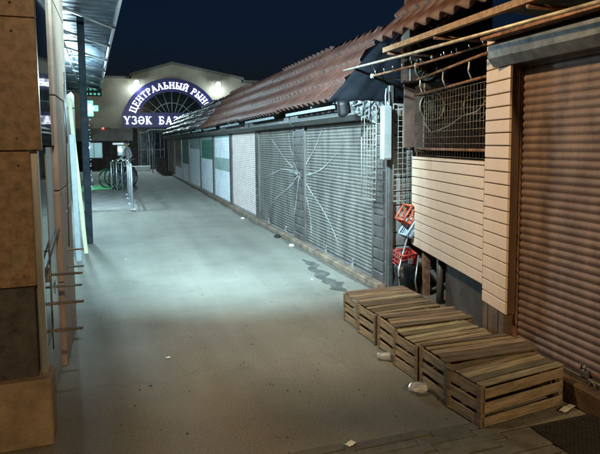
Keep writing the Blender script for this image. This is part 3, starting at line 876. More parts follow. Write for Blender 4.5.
scrap('cardboard_scrap', (2.48, 2.43), (.12, .035), .3, M['paper'], 'pale strip of card lying by the brown shutter', 'cardboard')
scrap('cardboard_scrap', (.02, 2.66), (.05, .035), .9, M['soffit'], 'dull card scrap on the dark ground near the left pillar', 'cardboard')
crumple('paper_wad', (2.5, 7.9, .003), .035, M['paper'], 'white paper wad at the foot of the post between the grey shutters', 'paper', .6, 5)
crumple('rubbish_wad', (2.52, 8.75, .003), .05, M['black'], 'black rubbish wad at the foot of the second grey shutter', 'rubbish', .6, 6)
crumple('paper_wad', (2.46, 11.2, .003), .035, M['paper'], 'small white paper wad below the beige shutter', 'paper', .6, 7)
for i in range(46):   # grit and pebbles
    pass
g = MB(); rnd = random.Random(5)
for i in range(160):
    x, y = rnd.uniform(-.3, 2.6), 2.55 + rnd.random() ** 2 * 8; s = rnd.uniform(.003, .009)
    g.cbox((x, y, s * .35), (s * rnd.uniform(.8, 1.6), s, s * .8), 0, Matrix.Identity(4), s * .3)
o = g.build('gravel', M['dirt']); o['kind'] = 'stuff'
tag(o, 'loose grit scattered over the asphalt lane', 'gravel')
g = MB(); rnd = random.Random(9)
for i in range(12):
    x, y = rnd.uniform(-.3, 2.55), 2.7 + rnd.random() ** 1.6 * 9; a = rnd.uniform(0, PI); L = rnd.uniform(.012, .035); w = rnd.uniform(.004, .014)
    mx = Matrix.Translation((x, y, .005)) @ Matrix.Rotation(a, 4, 'Z') @ Matrix.Rotation(rnd.uniform(-.2, .2), 4, 'Y')
    g.cbox((0, 0, 0), (L, w, .003), rnd.choice((0, 0, 1, 2)), mx)
o = g.build('litter', [M['timber'], M['paper'], M['leaf']]); o['kind'] = 'stuff'
tag(o, 'scattered tiny scraps, stubs and leaf bits on the asphalt', 'litter')
# rubber ring mat in front of the brown shutter
g = MB()
g.box((2.12, 1.5, .012), (2.74, 2.33, .018))
for i in range(22):
    for j in range(29):
        g.ring((2.135 + i * .028, 1.515 + j * .028, .020), .0105, .003, 'z', 7, 4)
o = g.build('rubber_mat', M['mat']); tag(o, 'black rubber ring mat on the paving before the brown shutter', 'mat')

# ------------------------------------------------------------------ left pavilion
lp = thing('left_pavilion', 'tiled and glazed building on the left with pillars and sticking out rods', 'building', (-1.0, 5.0, 0))
LI = Matrix.Translation((1.0, -5.0, 0))
def lpp(o): o.matrix_parent_inverse = LI; return o
def tilecol(g, x0, x1, y0, y1, zs, mi=0, gap=.004):
    for a, b in zip(zs[:-1], zs[1:]):
        g.cbox(((x0 + x1) / 2, (y0 + y1) / 2, (a + b) / 2), (x1 - x0, y1 - y0, b - a - gap), mi, None, .003)
g = MB()
tilecol(g, -1.6, -.379, 3.10, 3.145, [1.575, 2.25, 2.95, 3.6], 0)
tilecol(g, -1.6, -.436, 3.10, 3.145, [.86, 1.573], 0)
tilecol(g, -1.6, -.447, 3.102, 3.145, [.362, .858], 1)
g.box((-1.6, 3.12, 0), (-.45, 3.3, 3.6), 2)
lpp(g.build('tiled_pillar', [M['tilew'], M['tiled'], M['gap']], lp))
g = MB(); g.cbox((-.98, 3.14, .185), (1.20, .20, .368), 0, None, .01); lpp(g.build('plinth_block', M['tilep'], lp))
g = MB()
for z in (.92, 1.50, 1.64, 2.18, 2.32):
    for x in (-.49, -.62, -.75): g.tube([(x, 3.0995, z), (x, 3.094, z)], .006, 8)
lpp(g.build('fixings', M['steeldark'], lp))
# torn poster remnant on the pillar
g = MB(); pp = [(-.545, 1.02), (-.50, 1.09), (-.465, 1.07), (-.47, .99), (-.50, .95), (-.54, .955)]
g.prism(pp, lambda p, s: (p[0], (3.095, 3.0985)[s], p[1])); lpp(lab(g.build('paper_remnant', M['tilep'], lp), 'torn pale paper remnant on the tile'))
# aluminium strips and dark glass behind the pillar
g = MB(); g.box((-.437, 3.147, 0), (-.405, 3.20, 1.572)); lpp(g.build('corner_trim', M['alu'], lp))
g = MB(); g.box((-.5, 3.21, .0), (-.434, 3.40, 1.56)); lpp(g.build('metal_strip', M['greyw'], lp))
g = MB(); g.box((-.5, 3.21, 1.6), (-.421, 4.14, 3.6)); g.box((-.5, 3.41, .40), (-.440, 3.75, 1.59)); lpp(g.build('glass_pane', M['glass'], lp))
g = MB(); g.box((-.5, 3.405, .0), (-.436, 4.14, .40)); g.box((-.5, 3.76, .4), (-.436, 4.14, 1.59)); lpp(g.build('metal_panel', M['alu'], lp))
# pillars
def pillar(x1, y0, y1, zs, m, x0=-.8):
    g = MB(); tilecol(g, x0, x1, y0, y1, zs, 0, .008); return lpp(g.build('pillar', M[m], lp))
pillar(-.402, 4.15, 5.06, [0, .62, 1.28, 1.95, 2.62, 3.6], 'pillar')
g = MB(); g.box((-.8, 5.07, 0), (-.52, 6.28, 3.6)); lpp(g.build('wall', M['pillar'], lp))
g = MB(); g.box((-1.2, 6.3, 0), (-.80, 9.2, 3.6)); lpp(g.build('rear_wall', M['greyw'], lp))
g = MB(); g.box((-3.2, 9.2, 0), (-1.6, 23.6, 3.6)); lpp(g.build('rear_block', M['greyw'], lp))
# unseen eave slab, added to cast the shadow strip along the wall foot
g = MB(); g.prism([(-1.7, 1.6), (-.30, 1.6), (-.345, 5.75), (-1.7, 5.75)], lambda p, s: (p[0], p[1], (3.30, 3.36)[s])); lpp(g.build('eave', M['greyw'], lp))
# wires on the pillar
g = MB(); g.tube([(-.397, 4.7, 1.95), (-.392, 4.72, 1.6), (-.397, 4.7, 1.25), (-.394, 4.62, .95), (-.397, 4.6, .8)], .004, 6)
g.tube([(-.397, 4.86, 2.2), (-.394, 4.86, 1.7), (-.395, 4.84, 1.62), (-.395, 4.80, 1.7), (-.397, 4.80, 2.1)], .004, 6)
lpp(g.build('wiring', M['black'], lp))
# projecting rods on a slanting rail
for (y, z, ln) in ((3.24, .72, .215), (3.24, .565, .205), (4.38, .815, .155), (4.42, .675, .15), (3.62, .80, .19), (3.9, .655, .165)):
    g = MB(); g.cbox((-.43 + ln / 2, y, z), (ln, .022, .014), 0, None, .003); g.box((-.442, y - .03, z - .04), (-.428, y + .03, z + .04), 1)
    lpp(g.build('bracket_rod', [M['rodm'], M['alu']], lp))
g = MB(); g.tube([(-.425, 3.2, .84), (-.42, 4.1, 1.0), (-.395, 4.9, 1.13)], .006, 6); lpp(g.build('slanting_rail', M['steeldark'], lp))
g = MB(); g.tube([(-.42, 3.3, .95), (-.42, 3.3, .30)], .004, 5); g.tube([(-.42, 3.55, 1.0), (-.42, 3.55, .35)], .004, 5); lpp(g.build('chain', M['steeldark'], lp))

# canopy post and canopy
cp = thing('canopy', 'translucent sheet canopy on steel trusses carried by a dark post on the left', 'canopy', (-.5, 9.3, 0))
CI = Matrix.Translation((.5, -9.3, 0))
def cpp(o): o.matrix_parent_inverse = CI; return o
g = MB(); g.cbox((-.495, 9.35, 2.4), (.105, .105, 4.8), 0, None, .01); cpp(g.build('post', M['postm'], cp))
for i in range(22):
    z = .9 + i * .06 + random.uniform(-.025, .025)
    g = MB(); g.cbox((-.42 + random.uniform(-.012, .012), 9.27 + random.uniform(-.01, .01), z), (random.uniform(.012, .03), .012, random.uniform(.012, .026)), 0, None, .003)
    cpp(g.build('garland_bulb', M['plankw'], cp))
def EXo(y): return .04 - .0503 * (y - 8.94)
g = MB(); vs = []; ny = 240
for i in range(ny + 1):
    y = 6.9 + i * (22.6 - 6.9) / ny
    zz = 3.6 + .012 * math.sin(i * PI / 2)
    vs += [(-1.75, y, zz + .12), (EXo(y), y, zz)]
g.add(vs, [(2 * i, 2 * i + 2, 2 * i + 3, 2 * i + 1) for i in range(ny)], 0, True)
o = cpp(g.build('sheet', M['canopy'], cp)); o.modifiers.new('thickness', 'SOLIDIFY').thickness = .006
g = MB(); g.tube([(EXo(6.9), 6.9, 3.55), (EXo(22.6), 22.6, 3.55)], .03, 8); cpp(g.build('edge_tube', M['galv'], cp))
for i, y in enumerate((7.6, 9.4, 11.2, 13.0, 14.8, 16.6, 18.4, 20.2, 22.0)):
    g = MB(); g.tube([(-1.75, y, 3.62), (EXo(y), y, 3.52)], .02, 6); cpp(g.build('purlin', M['steeldark'], cp))
    if i < 8:
        g = MB(); g.tube([(-1.0, y, 3.48), (EXo(y + 1.8), y + 1.8, 3.48)], .022, 6); cpp(g.build('brace', M['galv'], cp))
g = MB(); g.tube([(-.75, 6.9, 3.50), (-1.25, 22.6, 3.50)], .022, 6); cpp(g.build('long_rail', M['steeldark'], cp))

# leaning boards
def leaning(name, a, b, w, th, m, label):
    a, b = Vector(a), Vector(b); z = (b - a).normalized(); y = z.cross(Vector((1, 0, 0))).normalized(); x = y.cross(z)
    mx = Matrix((x, y, z)).transposed().to_4x4(); mx.translation = a
    L = (b - a).length
    o = MB().cbox((0, 0, L / 2), (w, th, L), 0, mx, .003).build(name, m)
    return tag(o, label, 'board', 'boards leaning by the canopy post')
leaning('leaning_board', (-.50, 8.45, .01), (-.66, 8.75, 2.30), .055, .025, M['plank'], 'pale yellow green board leaning beside the dark canopy post')
leaning('leaning_board', (-.565, 7.9, .01), (-.60, 8.1, 1.75), .07, .02, M['plankw'], 'pale bluish narrow board standing left of the yellow green one')

# ------------------------------------------------------------------ pharmacy cross
pc = thing('pharmacy_cross', 'lit green pharmacy cross sign jutting from the left side', 'sign', (-.86, 20, 2.86)); pc.scale = (1.3, 1.3, 1.3)
g = MB(); w = .075; s = .20
poly = [(-w, -s), (w, -s), (w, -w), (s, -w), (s, w), (w, w), (w, s), (-w, s), (-w, w), (-s, w), (-s, -w), (-w, -w)]
g.prism(poly, lambda p, sd: (p[0], (-.045, .045)[sd], p[1])); g.build('casing', M['greenlit'], pc)
g = MB(); poly2 = [(p[0] * .45, p[1] * .66) for p in poly]
g.prism(poly2, lambda p, sd: (p[0], (-.052, -.0455)[sd], p[1])); g.build('lit_cross', M['crosslit'], pc)
g = MB(); g.box((-.22, -.03, .32), (.30, .03, .58), 0)
for k in range(9): g.box((-.20 + (k % 5) * .1, -.036, .35 + (k // 5) * .12), (-.14 + (k % 5) * .1, -.0305, .40 + (k // 5) * .12), 1)
g.build('upper_panel', [M['postm'], M['dimgreen']], pc)
for z in (0, .45): MB().tube([(-.2, 0, z), (-.9, 0, z)], .02, 6).build('bracket_arm', M['steeldark'], pc)

# ------------------------------------------------------------------ railing and bike stands
rl = thing('railing', 'tall galvanised barrier of tube hoops on the raised paving edge', 'railing', (.28, 13.5, .05))
def hoop(y0, y1, x=0, h=1.06): return [(x, y0, 0), (x, y0, h - .1), (x, y0 + .06, h - .02), (x, y0 + .14, h), (x, y1 - .14, h), (x, y1 - .06, h - .02), (x, y1, h - .1), (x, y1, 0)]
for k in range(3):
    g = MB(); g.tube(hoop(k * 1.5, k * 1.5 + 1.25, -.02 * k), .024, 8); g.tube([(-.02 * k, k * 1.5, .45), (-.02 * k, k * 1.5 + 1.25, .45)], .018, 8); g.build('hoop', M['galv'], rl)
    g = MB(); g.cbox((-.02 * k, k * 1.5, .006), (.12, .12, .012)); g.cbox((-.02 * k, k * 1.5 + 1.25, .006), (.12, .12, .012)); g.build('foot_plate', M['galv'], rl)
st = thing('bike_stand', 'row of galvanised hoops where the bicycles are parked', 'bike stand', (-.15, 19.3, .05))
for k in range(4):
    g = MB(); g.tube([(k * .17 - .1, k * .15, 0), (k * .17 - .1, k * .15, .95), (k * .17 - .06, k * .15 + .1, 1.0), (k * .17 - .04, k * .15 + .7, 1.0), (k * .17 - .03, k * .15 + .8, .9), (k * .17 - .03, k * .15 + .8, 0)], .022, 8); g.build('hoop', M['galv'], st)

def make_bike(loc, rz, m, label):
    b = thing('bicycle', label, 'bicycle', loc, rz, 'bicycles parked at the stand')
    r = .33; wb = 1.04
    for x in (0, wb):
        g = MB(); g.ring((x, 0, r), r, .022, 'y', 30, 8); w = g.build('wheel', M['rubber'], b)
        g = MB(); g.ring((x, 0, r), r - .028, .010, 'y', 30, 6); g.build('rim', M['chrome'], w)
        g = MB()
        for k in range(14):
            a = 2 * PI * k / 14; g.tube([(x, 0, r), (x + (r - .03) * math.cos(a), 0, r + (r - .03) * math.sin(a))], .0025, 4)
        g.tube([(x, -.04, r), (x, .04, r)], .02, 8); g.build('spokes', M['chrome'], w)
    bb = (.44, 0, .29); seat = (.30, 0, .78); head = (.86, 0, .80); headl = (.90, 0, .66)
    g = MB()
    for p, q in ((bb, seat), (bb, headl), (seat, head), (head, headl)): g.tube([p, q], .018, 8)
    for y in (-.045, .045): g.tube([(0, y, r), (bb[0], y * .6, bb[2])], .010, 6); g.tube([(0, y, r), (seat[0], y * .4, seat[2] - .05)], .009, 6); g.tube([(wb, y, r), (.905, y * .7, .64)], .012, 6)
    g.build('frame', m, b)
    g = MB(); g.tube([(head[0], 0, .79), (.845, 0, .98)], .014, 8); g.tube([(.70, -.28, 1.02), (.80, -.22, 1.03), (.86, -.05, .98), (.86, .05, .98), (.80, .22, 1.03), (.70, .28, 1.02)], .012, 8); g.build('handlebar', M['chrome'], b)
    g = MB(); g.tube([(seat[0], 0, .76), (.28, 0, .90)], .013, 8); g.add([(.14, -.08, .92), (.14, .08, .92), (.28, .05, .93), (.42, .02, .925), (.42, -.02, .925), (.28, -.05, .93), (.16, -.05, .88), (.16, .05, .88), (.40, 0, .895)], [(0, 1, 2, 5), (5, 2, 3, 4), (0, 6, 7, 1), (6, 5, 4, 8), (7, 8, 3, 2), (6, 8, 7), (0, 5, 6), (1, 7, 2), (8, 4, 3)]); g.build('saddle', M['black'], b)
    g = MB(); g.ring((bb[0], -.05, bb[2]), .09, .006, 'y', 20, 5); g.tube([(bb[0], -.07, bb[2]), (bb[0] + .1, -.08, bb[2] - .13)], .009, 6); g.tube([(bb[0], .07, bb[2]), (bb[0] - .1, .08, bb[2] + .13)], .009, 6)
    g.cbox((bb[0] + .1, -.12, bb[2] - .13), (.09, .08, .02)); g.cbox((bb[0] - .1, .12, bb[2] + .13), (.09, .08, .02)); g.build('crank', M['chrome'], b)
    for x in (0, wb):
        g = MB(); pts = [(x + (r + .035) * math.cos(a), 0, r + (r + .035) * math.sin(a)) for a in [R(25 + 12 * k) for k in range(12)]]; g.tube(pts, .016, 6); g.build('mudguard', m, b)
    return b
make_bike((-.42, 20.9, .05), R(38), M['bikeblk'], 'black bicycle leftmost at the stand, its front wheel by the green glow')
make_bike((-.16, 20.2, .05), R(55), M['biker'], 'dark blue bicycle in the middle of the stand')
make_bike((.0, 21.1, .05), R(62), M['bikeblk'], 'black bicycle nearest the person and the barrier')
make_bike((-.30, 22.0, .05), R(48), M['bikeblk'], 'black bicycle farthest back at the stand, half hidden by the others')
make_bike((-.05, 19.6, .05), R(66), M['biker'], 'dark bicycle standing closest to the viewer inside the hoops')

# ------------------------------------------------------------------ person
def person(loc, rz):
    V = []; E = []; Rr = []
    def v(p, r): V.append(p); Rr.append(r); return len(V) - 1
    def chain(i, pts):
        for p, r in pts:
            j = v(p, r); E.append((i, j)); i = j
        return i
    pel = v((0, 0, .95), .145)
    sp_ = chain(pel, [((0, -.01, 1.10), .135), ((0, -.03, 1.28), .155), ((0, -.04, 1.42), .13)])
    neck = chain(sp_, [((0, -.05, 1.50), .055), ((0, -.07, 1.56), .06)])
    hd = chain(neck, [((0, -.085, 1.63), .092), ((0, -.085, 1.70), .092), ((0, -.08, 1.745), .06)])
    nose = chain(neck + 1, [((0, -.185, 1.635), .016)])
    for sx in (-1, 1):
        chain(neck + 1, [((sx * .092, -.075, 1.65), .016)])
        k = chain(pel, [((sx * .095, 0, .88), .095), ((sx * .11, -.03 * sx, .50), .06), ((sx * .11, .03 - .02 * sx, .10), .042), ((sx * .11, .03, .045), .04), ((sx * .12, -.10, .035), .035)])
    # arms: one on the handlebar, one bent
    for sx, pts in ((-1, [((-.2, -.04, 1.41), .06), ((-.26, -.10, 1.15), .045), ((-.24, -.33, 1.02), .034)]), (1, [((.2, -.04, 1.41), .06), ((.28, .03, 1.14), .045), ((.24, -.18, .98), .034)])):
        w = chain(sp_, pts)
        tip = Vector(pts[-1][0]); pm = tip + Vector((0, -.07, -.02))
        p = chain(w, [(tuple(pm), .03)])
        for f in range(4):
            o = Vector(((f - 1.5) * .018, 0, 0))
            chain(p, [(tuple(pm + o + Vector((0, -.03, 0))), .009), (tuple(pm + o + Vector((0, -.065 + .006 * abs(f - 1), -.012))), .008), (tuple(pm + o + Vector((0, -.08 + .006 * abs(f - 1), -.035))), .007)])
        chain(w, [(tuple(tip + Vector((-sx * .03, -.03, .0))), .011), (tuple(tip + Vector((-sx * .045, -.065, -.01))), .009)])
    me = bpy.data.meshes.new('person'); me.from_pydata(V, E, [])
    o = bpy.data.objects.new('person', me); C.objects.link(o)
    sk = o.modifiers.new('skin', 'SKIN')
    for i, d in enumerate(me.skin_vertices[0].data): d.radius = (Rr[i], Rr[i] * (.75 if 1.0 < V[i][2] < 1.45 and abs(V[i][0]) < .01 else 1)); d.use_root = (i == 0)
    sb = o.modifiers.new('sub', 'SUBSURF'); sb.levels = sb.render_levels = 1
    dg = bpy.context.evaluated_depsgraph_get(); m2 = bpy.data.meshes.new_from_object(o.evaluated_get(dg))
    o.modifiers.clear(); o.data = m2
    m2.materials.clear()
    for k in ('skin', 'shirt', 'trouser', 'black'): m2.materials.append(M[k])
    for p in m2.polygons:
        z, x, y = p.center.z, p.center.x, p.center.y
        hand = y < -.16 and z < 1.1 and abs(x) > .12
        p.material_index = 0 if (z > 1.49 or (hand and y < -.24 + (.06 if x > 0 else -.08))) else 1 if (z > .93 or hand or (abs(x) > .19 and z > .9)) else 2 if z > .075 else 3
        p.use_smooth = True
    o.location = loc; o.rotation_euler = (0, 0, rz)
    tag(o, 'person in a pale grey jacket and dark blue trousers standing behind the bicycles', 'person')
    g = MB(); vs = []
    for j in range(7):
        for i in range(14):
            a = 2 * PI * i / 14; b = R(8 + 14 * j)
            rr = .112 * math.sin(b)
            yy = -.08 + rr * math.sin(a) * 1.08; z = 1.665 + .125 * math.cos(b)
            if yy < -.15: z = max(z, 1.71)
            vs.append((rr * math.cos(a) * .95, max(yy, -.172), z))
    g.add(vs, [(j * 14 + i, j * 14 + (i + 1) % 14, (j + 1) * 14 + (i + 1) % 14, (j + 1) * 14 + i) for j in range(6) for i in range(14)] + [tuple(range(14))], 0, True)
    h = g.build('hair', M['hair'], o)
    g = MB()
    for sx in (-1, 1): g.cbox((sx * .034, -.178, 1.665), (.022, .01, .012), 0, None, .004)
    g.build('eyes', M['black'], o)
    g = MB(); g.cbox((0, -.172, 1.595), (.045, .012, .010), 0, None, .004); g.build('mouth', M['redp'], o)
    return o
person((.40, 23.6, .0), R(-70))

# ------------------------------------------------------------------ market hall at the end of the lane
H = 37.0
hall = thing('market_hall', 'cream market hall with low pediment and arched fan window closing the lane', 'market hall', (3.5, H, 0))
HI = Matrix.Translation((-3.5, -H, 0))
def hp(o): o.matrix_parent_inverse = HI; return o
g = MB()
CXs, CZs, RO, RI = 3.5, 2.72, 3.06, 2.22
# wall with the arched opening cut as a ring of quads
out = [(-14, 0), (-14, 5.7), (.95, 5.86), (1.0, 6.05), (3.56, 6.85), (8.2, 6.0), (8.25, 5.8), (16, 5.7), (16, 0)]
nA = 32
arc = [(CXs + RI * math.cos(PI - PI * k / nA), CZs + .35 + RI * .92 * math.sin(PI - PI * k / nA)) for k in range(nA + 1)]
poly = [(-14, 0), (CXs - RI, 0)] + arc + [(CXs + RI, 0), (16, 0), (16, 5.7), (8.25, 5.8), (8.2, 6.0), (3.56, 6.85), (1.0, 6.05), (.95, 5.86), (-14, 5.7)]
g.prism(poly, lambda p, s: (p[0], (H, H + .4)[s], p[1])); hp(g.build('wall', M['hall'], hall))
def bar(g, a, b, h, y0, y1, mi=0):
    (x0, z0), (x1, z1) = a, b
    g.prism([(x0, z0), (x1, z1), (x1, z1 + h), (x0, z0 + h)], lambda p, s: (p[0], (y0, y1)[s], p[1]), mi)
g = MB(); bar(g, (.85, 6.02), (3.56, 6.86), .16, H - .22, H + .42); bar(g, (3.56, 6.86), (8.35, 5.98), .16, H - .22, H + .42); bar(g, (-14, 5.72), (.84, 5.86), .14, H - .15, H + .42); bar(g, (8.36, 5.83), (16, 5.7), .14, H - .15, H + .42)
hp(g.build('cornice', M['halld'], hall))
g = MB(); g.box((CXs - RI - .05, H + .16, 0), (CXs + RI + .05, H + .2, 5.5)); fw = hp(g.build('fan_window', M['hallglass'], hall))
g = MB()
zb = CZs + .36
for k in range(1, 12):
    a = PI * k / 12
    g.tube([(CXs + .5 * math.cos(a), H + .13, zb + .5 * math.sin(a)), (CXs + RI * math.cos(a), H + .13, zb + RI * .92 * math.sin(a))], .026, 5)
for rr in (.5, 1.35): g.tube([(CXs + rr * math.cos(PI * k / 24), H + .13, zb + rr * .95 * math.sin(PI * k / 24)) for k in range(25)], .026, 5)
g.tube([(CXs - RI, H + .13, zb), (CXs + RI, H + .13, zb)], .035, 5)
o = g.build('mullion', M['mullion'], fw)
g = MB(); 
for i in range(11):
    x = CXs - RI + .1 + i * .42; g.box((x, H + .05, .02), (x + .05, H + .09, 2.5))
for z in (.15, 1.25, 2.4): g.box((CXs - RI, H + .055, z), (CXs + RI, H + .085, z + .06))
hp(g.build('gate', M['steeldark'], hall))
# glazed shop front, columns and awning strip left of the arch
g = MB(); g.box((-14, H - 1.4, 1.86), (.9, H - .01, 2.62)); hp(g.build('awning_strip', M['halld'], hall))
for x0, x1 in ((-.86, -.38), (-2.9, -2.5), (.78, 1.2)):
    g = MB(); g.box((x0, H - 1.35, 0), (x1, H - .9, 2.66)); hp(g.build('column', M['wallb'], hall))
g = MB(); g.box((-14, H - .5, 0), (.95, H - .02, 1.85)); hp(g.build('shop_front', M['wallb'], hall))
for (x0, x1, z0, z1) in ((-1.97, -.97, .82, 1.74), (-.02, .55, .95, 1.55)):
    g = MB(); g.box((x0, H - .53, z0), (x1, H - .505, z1)); w = hp(g.build('window', M['litwin'], hall))
    g = MB()
    for z in (z0 - .04, z1): g.box((x0 - .04, H - .57, z), (x1 + .04, H - .5, z + .04))
    for x in (x0 - .04, (x0 + x1) / 2, x1): g.box((x, H - .565, z0), (x + .04, H - .51, z1))
    g.build('frame', M['mullion'], w)
g = MB(); g.box((-.32, H - .56, 1.62), (.66, H - .51, 1.74)); hp(g.build('light_strip', M['litsoft'], hall))
g = MB(); g.cbox((.12, H - .58, 1.3), (.14, .04, .14), 0, None, .02); g.cbox((-1.75, H - .58, 1.45), (.10, .04, .10), 0, None, .02); hp(g.build('inner_lamp', M['lit'], hall))
g = MB(); g.cbox((-.84, H - 1.42, 2.63), (.12, .06, .10), 0, None, .02); o = g.build('indicator_lamp', M['redlit']); tag(o, 'small red indicator light above the dark hall column', 'lamp')

# arched sign with lit serif letters
sg_ = thing('arch_sign', 'navy arched sign with glowing white letters over the hall entrance', 'sign', (CXs, H, CZs))
GI = Matrix.Translation((-CXs, -H, -CZs))
def gp(o): o.matrix_parent_inverse = GI; return o
g = MB()
n = 48
for k in range(n):
    a0, a1 = PI - PI * k / n, PI - PI * (k + 1) / n
    q = [(CXs + r * math.cos(a), CZs + .25 + (r) * .945 * math.sin(a)) for r, a in ((RI, a0), (RO + .1, a0), (RO + .1, a1), (RI, a1))]
    g.prism(q, lambda p, s: (p[0], (H - .14, H - .03)[s], p[1]))
gp(g.build('arch_band', M['navy'], sg_))
g = MB(); g.box((CXs - RO - .12, H - .16, CZs + .0), (CXs + RO + .12, H - .145, CZs + .98)); 
gp(g.build('base_band', M['navy'], sg_))
# serif glyphs from strokes on a unit-high grid
def arcp(cx, cy, rx, ry, a0, a1, n=14): return [(cx + rx * math.cos(R(a0 + (a1 - a0) * k / n)), cy + ry * math.sin(R(a0 + (a1 - a0) * k / n))) for k in range(n + 1)]
TK, TN_, SF = .17, .085, .10
def stem(x, y0=0, y1=1, top=True, bot=True):
    s = [('l', [(x, y0), (x, y1)], TK)]
    if bot: s.append(('l', [(x - .17, y0 + .04), (x + .17, y0 + .04)], .08))
    if top: s.append(('l', [(x - .17, y1 - .04), (x + .17, y1 - .04)], .08))
    return s
def glyph(c):
    if c == 'Ц': return stem(.17) + stem(.65) + [('l', [(.1, .05), (.9, .05)], .1), ('l', [(.88, .08), (.88, -.2)], .09)], .98
    if c == 'Е': return stem(.17) + [('l', [(.17, .95), (.66, .95)], .1), ('l', [(.17, .05), (.68, .05)], .1), ('l', [(.17, .52), (.5, .52)], .09), ('l', [(.64, .97), (.64, .76)], .08), ('l', [(.66, .03), (.66, .26)], .08), ('l', [(.5, .62), (.5, .42)], .07)], .76
    if c == 'Н': return stem(.17) + stem(.67) + [('l', [(.17, .52), (.67, .52)], .1)], .88
    if c == 'Т': return stem(.38, top=False) + [('l', [(.04, .95), (.72, .95)], .1), ('l', [(.06, .97), (.06, .74)], .08), ('l', [(.70, .97), (.70, .74)], .08)], .78
    if c == 'Р': return stem(.17) + [('l', arcp(.34, .74, .27, .22, 100, -100), .13), ('l', [(.17, .955), (.34, .955)], .08), ('l', [(.17, .52), (.34, .52)], .08)], .70
    if c == 'А': return [('l', [(.12, 0), (.42, 1)], .09), ('l', [(.42, 1), (.72, 0)], TK), ('l', [(.22, .33), (.62, .33)], .09), ('l', [(-.02, .04), (.24, .04)], .08), ('l', [(.56, .04), (.88, .04)], .08)], .88
    if c == 'Л': return [('l', [(.12, .03), (.40, 1)], .10), ('l', [(.40, .97), (.70, 0)], TK), ('l', [(-.02, .04), (.24, .04)], .08), ('l', [(.54, .04), (.86, .04)], .08)], .88
    if c == 'Ь': return stem(.17) + [('l', arcp(.34, .27, .27, .23, 100, -100), .13), ('l', [(.17, .50), (.34, .50)], .08), ('l', [(.17, .045), (.34, .045)], .08)], .70
    if c == 'Ы': return stem(.17) + [('l', arcp(.34, .27, .22, .23, 100, -100), .12), ('l', [(.17, .50), (.34, .50)], .08), ('l', [(.17, .045), (.34, .045)], .08)] + stem(.80), .98
    if c in 'ИЙ': return stem(.17) + stem(.67) + [('l', [(.22, .12), (.62, .88)], .09)] + ([('l', arcp(.42, 1.2, .14, .1, 190, 350, 8), .07)] if c == 'Й' else []), .88
    if c == 'О': return [('l', arcp(.42, .5, .34, .45, 0, 360, 26), .13)], .86
    if c == 'К': return stem(.17) + [('l', [(.22, .48), (.60, .93)], .09), ('l', [(.30, .56), (.66, .03)], TK), ('l', [(.50, .95), (.74, .95)], .07), ('l', [(.52, .04), (.80, .04)], .07)], .82
    if c == 'Ү': return [('l', [(.10, .98), (.40, .45)], TK), ('l', [(.70, .98), (.40, .45)], .09), ('l', [(.40, .5), (.40, 0)], TK), ('l', [(-.04, .96), (.26, .96)], .07), ('l', [(.56, .96), (.84, .96)], .07), ('l', [(.23, .04), (.57, .04)], .08)], .84
    if c == 'З': return [('l', arcp(.30, .74, .24, .22, 150, -80), .12), ('l', arcp(.30, .27, .29, .23, 80, -155), .13)], .68
    if c == 'Ә': return [('l', arcp(.40, .5, .33, .45, 150, -150, 24) , .13), ('l', arcp(.40, .5, .33, .45, -150, -180, 4), .13), ('l', [(.08, .50), (.70, .50)], .10)], .82
    if c == 'Б': return stem(.17) + [('l', [(.17, .95), (.62, .95)], .1), ('l', [(.60, .97), (.60, .74)], .08), ('l', arcp(.34, .28, .27, .24, 100, -100), .13), ('l', [(.17, .52), (.34, .52)], .08), ('l', [(.17, .045), (.34, .045)], .08)], .72
    return [], .42
def stroke(pts, w):
    out = []
    for i in range(len(pts) - 1):
        a, b = Vector(pts[i]), Vector(pts[i + 1]); d = (b - a)
        if d.length < 1e-6: continue
        d.normalize(); nn = Vector((-d.y, d.x)) * w / 2; e = d * (w * .12 if len(pts) > 2 else 0)
        out.append([a - e + nn, a - e - nn, b + e - nn, b + e + nn])
    return out
def text(g, s, size, place, total=None, gap=.12):
    ws = [glyph(c) for c in s]
    if total: gap = (total / size - sum(w for _, w in ws)) / (len(s) - 1)
    x = 0; dk = 0; tot = (sum(w for _, w in ws) + gap * (len(s) - 1)) * size
    for st_, w in ws:
        for _, pts, wd in st_:
            for q in stroke(pts, wd):
                dk = (dk + 1) % 7
                g.prism([tuple(p) for p in q], lambda p, sd: place((x + p[0]) * size, p[1] * size, (x + w / 2) * size, tot, (0, -.045 - .001 * dk)[sd]))
        x += w + gap
    return tot
def arc_place(lx, ly, mid, tot, dy):
    rad = 2.44                         # letters set rigidly, each at its own place on the arc
    ang = PI / 2 + (tot / 2 - mid) / (rad + .22)
    c, s_ = math.cos(ang), math.sin(ang)
    return (CXs + rad * c + (lx - mid) * s_ + ly * c, H - .145 + dy, CZs + .25 + (rad * s_ - (lx - mid) * c + ly * s_) * .945)
g = MB(); text(g, 'ЦЕНТРАЛЬНЫЙ РЫНОК', .44, arc_place, 6.75); lab(gp(g.build('lettering', M['letter'], sg_)), 'white serif letters ЦЕНТРАЛЬНЫЙ РЫНОК around the arch')
for wd_, x0_, tl in (('ҮЗӘК', -.02, 1.75), ('БАЗАР', 2.16, 2.2)):
    g = MB(); text(g, wd_, .50, lambda lx, ly, mid, tot, dy: (CXs - RO + x0_ + lx, H - .17 + dy, CZs + .22 + ly), tl); lab(gp(g.build('lettering', M['letter'], sg_)), 'white serif letters ' + wd_ + ' on the straight band')

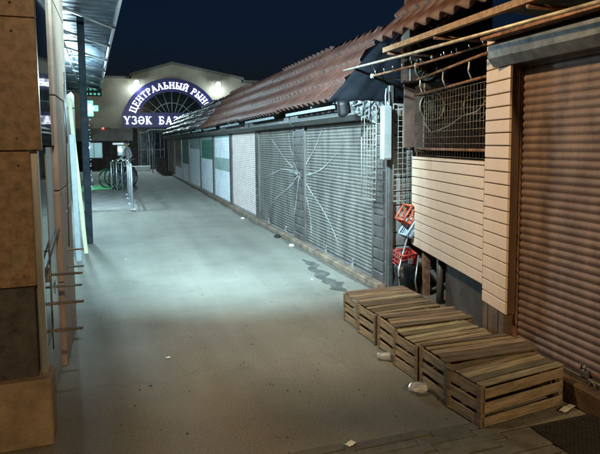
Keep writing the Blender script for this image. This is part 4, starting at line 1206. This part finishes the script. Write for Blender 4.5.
# floodlights on the facade and one on the left side
def floodlight(loc, aim, label, sc_=1.1):
    t = thing('floodlight', label, 'floodlight', loc, 0, 'cool white floodlights')
    t.rotation_euler = (Vector(aim) - Vector(loc)).to_track_quat('Y', 'Z').to_euler(); t.scale = (sc_,) * 3
    g = MB(); g.prism([(-.2, -.15), (.2, -.15), (.2, .15), (-.2, .15)], lambda p, s: (p[0] * (.7, 1)[s], (-.14, 0)[s], p[1] * (.7, 1)[s])); g.build('housing', M['steeldark'], t)
    g = MB(); g.tube([(0, .0, 0), (0, .03, 0), (0, .06, 0)], [.15, .13, .05], 20); g.build('lens', M['lit'], t)
    g = MB(); g.tube([(-.22, -.04, 0), (-.22, -.04, -.2), (.22, -.04, -.2), (.22, -.04, 0)], .014, 6); g.build('bracket', M['steeldark'], t)
    return t
floodlight((1.26, H - .5, 5.57), (1.4, 24, .5), 'glaring white floodlight left of the arched sign')
floodlight((6.51, H - .5, 5.58), (5.4, 24, .5), 'glaring white floodlight right of the arched sign')
floodlight((-.10, 3.26, 3.27), (2.45, 8.0, .25), 'floodlight on the left building above the brackets, out of the picture', .6)

# low white wall, far dark stall and pole beyond the kiosks
o = MB().cbox((1.3, 34.4, .16), (1.1, .25, .32), 0, None, .02).build('low_wall', M['white']); tag(o, 'low white wall across the foot of the hall entrance', 'wall')
fs_ = thing('far_stall', 'dark market stall with hanging goods beyond the last kiosk', 'stall', (3.2, 33.4, 0))
FI = Matrix.Translation((-3.2, -33.4, 0))
for nm, mm, bx in (('wall', 'wallb', [((2.75, 32.0, 0), (4.6, 35.2, 2.4))]), ('awning', 'greygreen', [((1.75, 31.9, 2.42), (4.8, 35.2, 2.5))]), ('counter', 'wallb', [((2.2, 32.4, 0), (2.7, 34.8, .8))])):
    g = MB()
    for a, b in bx: g.box(a, b)
    o = g.build(nm, M[mm], fs_); o.matrix_parent_inverse = FI
for x, y in ((1.85, 32.0), (1.85, 34.9)):
    o = MB().tube([(x, y, 0), (x, y, 2.42)], .035, 8).build('post', M['galv'], fs_); o.matrix_parent_inverse = FI
rnd = random.Random(11)
for k in range(7):
    y = 32.3 + k * .38; h = rnd.uniform(.5, 1.2)
    o = MB().cbox((2.0 + rnd.uniform(-.1, .15), y, 2.38 - h / 2), (.05, .26, h), 0, None, .02).build('hanging_cloth', M[rnd.choice(['greygreen', 'trouser', 'plankw', 'green'])], fs_); o.matrix_parent_inverse = FI
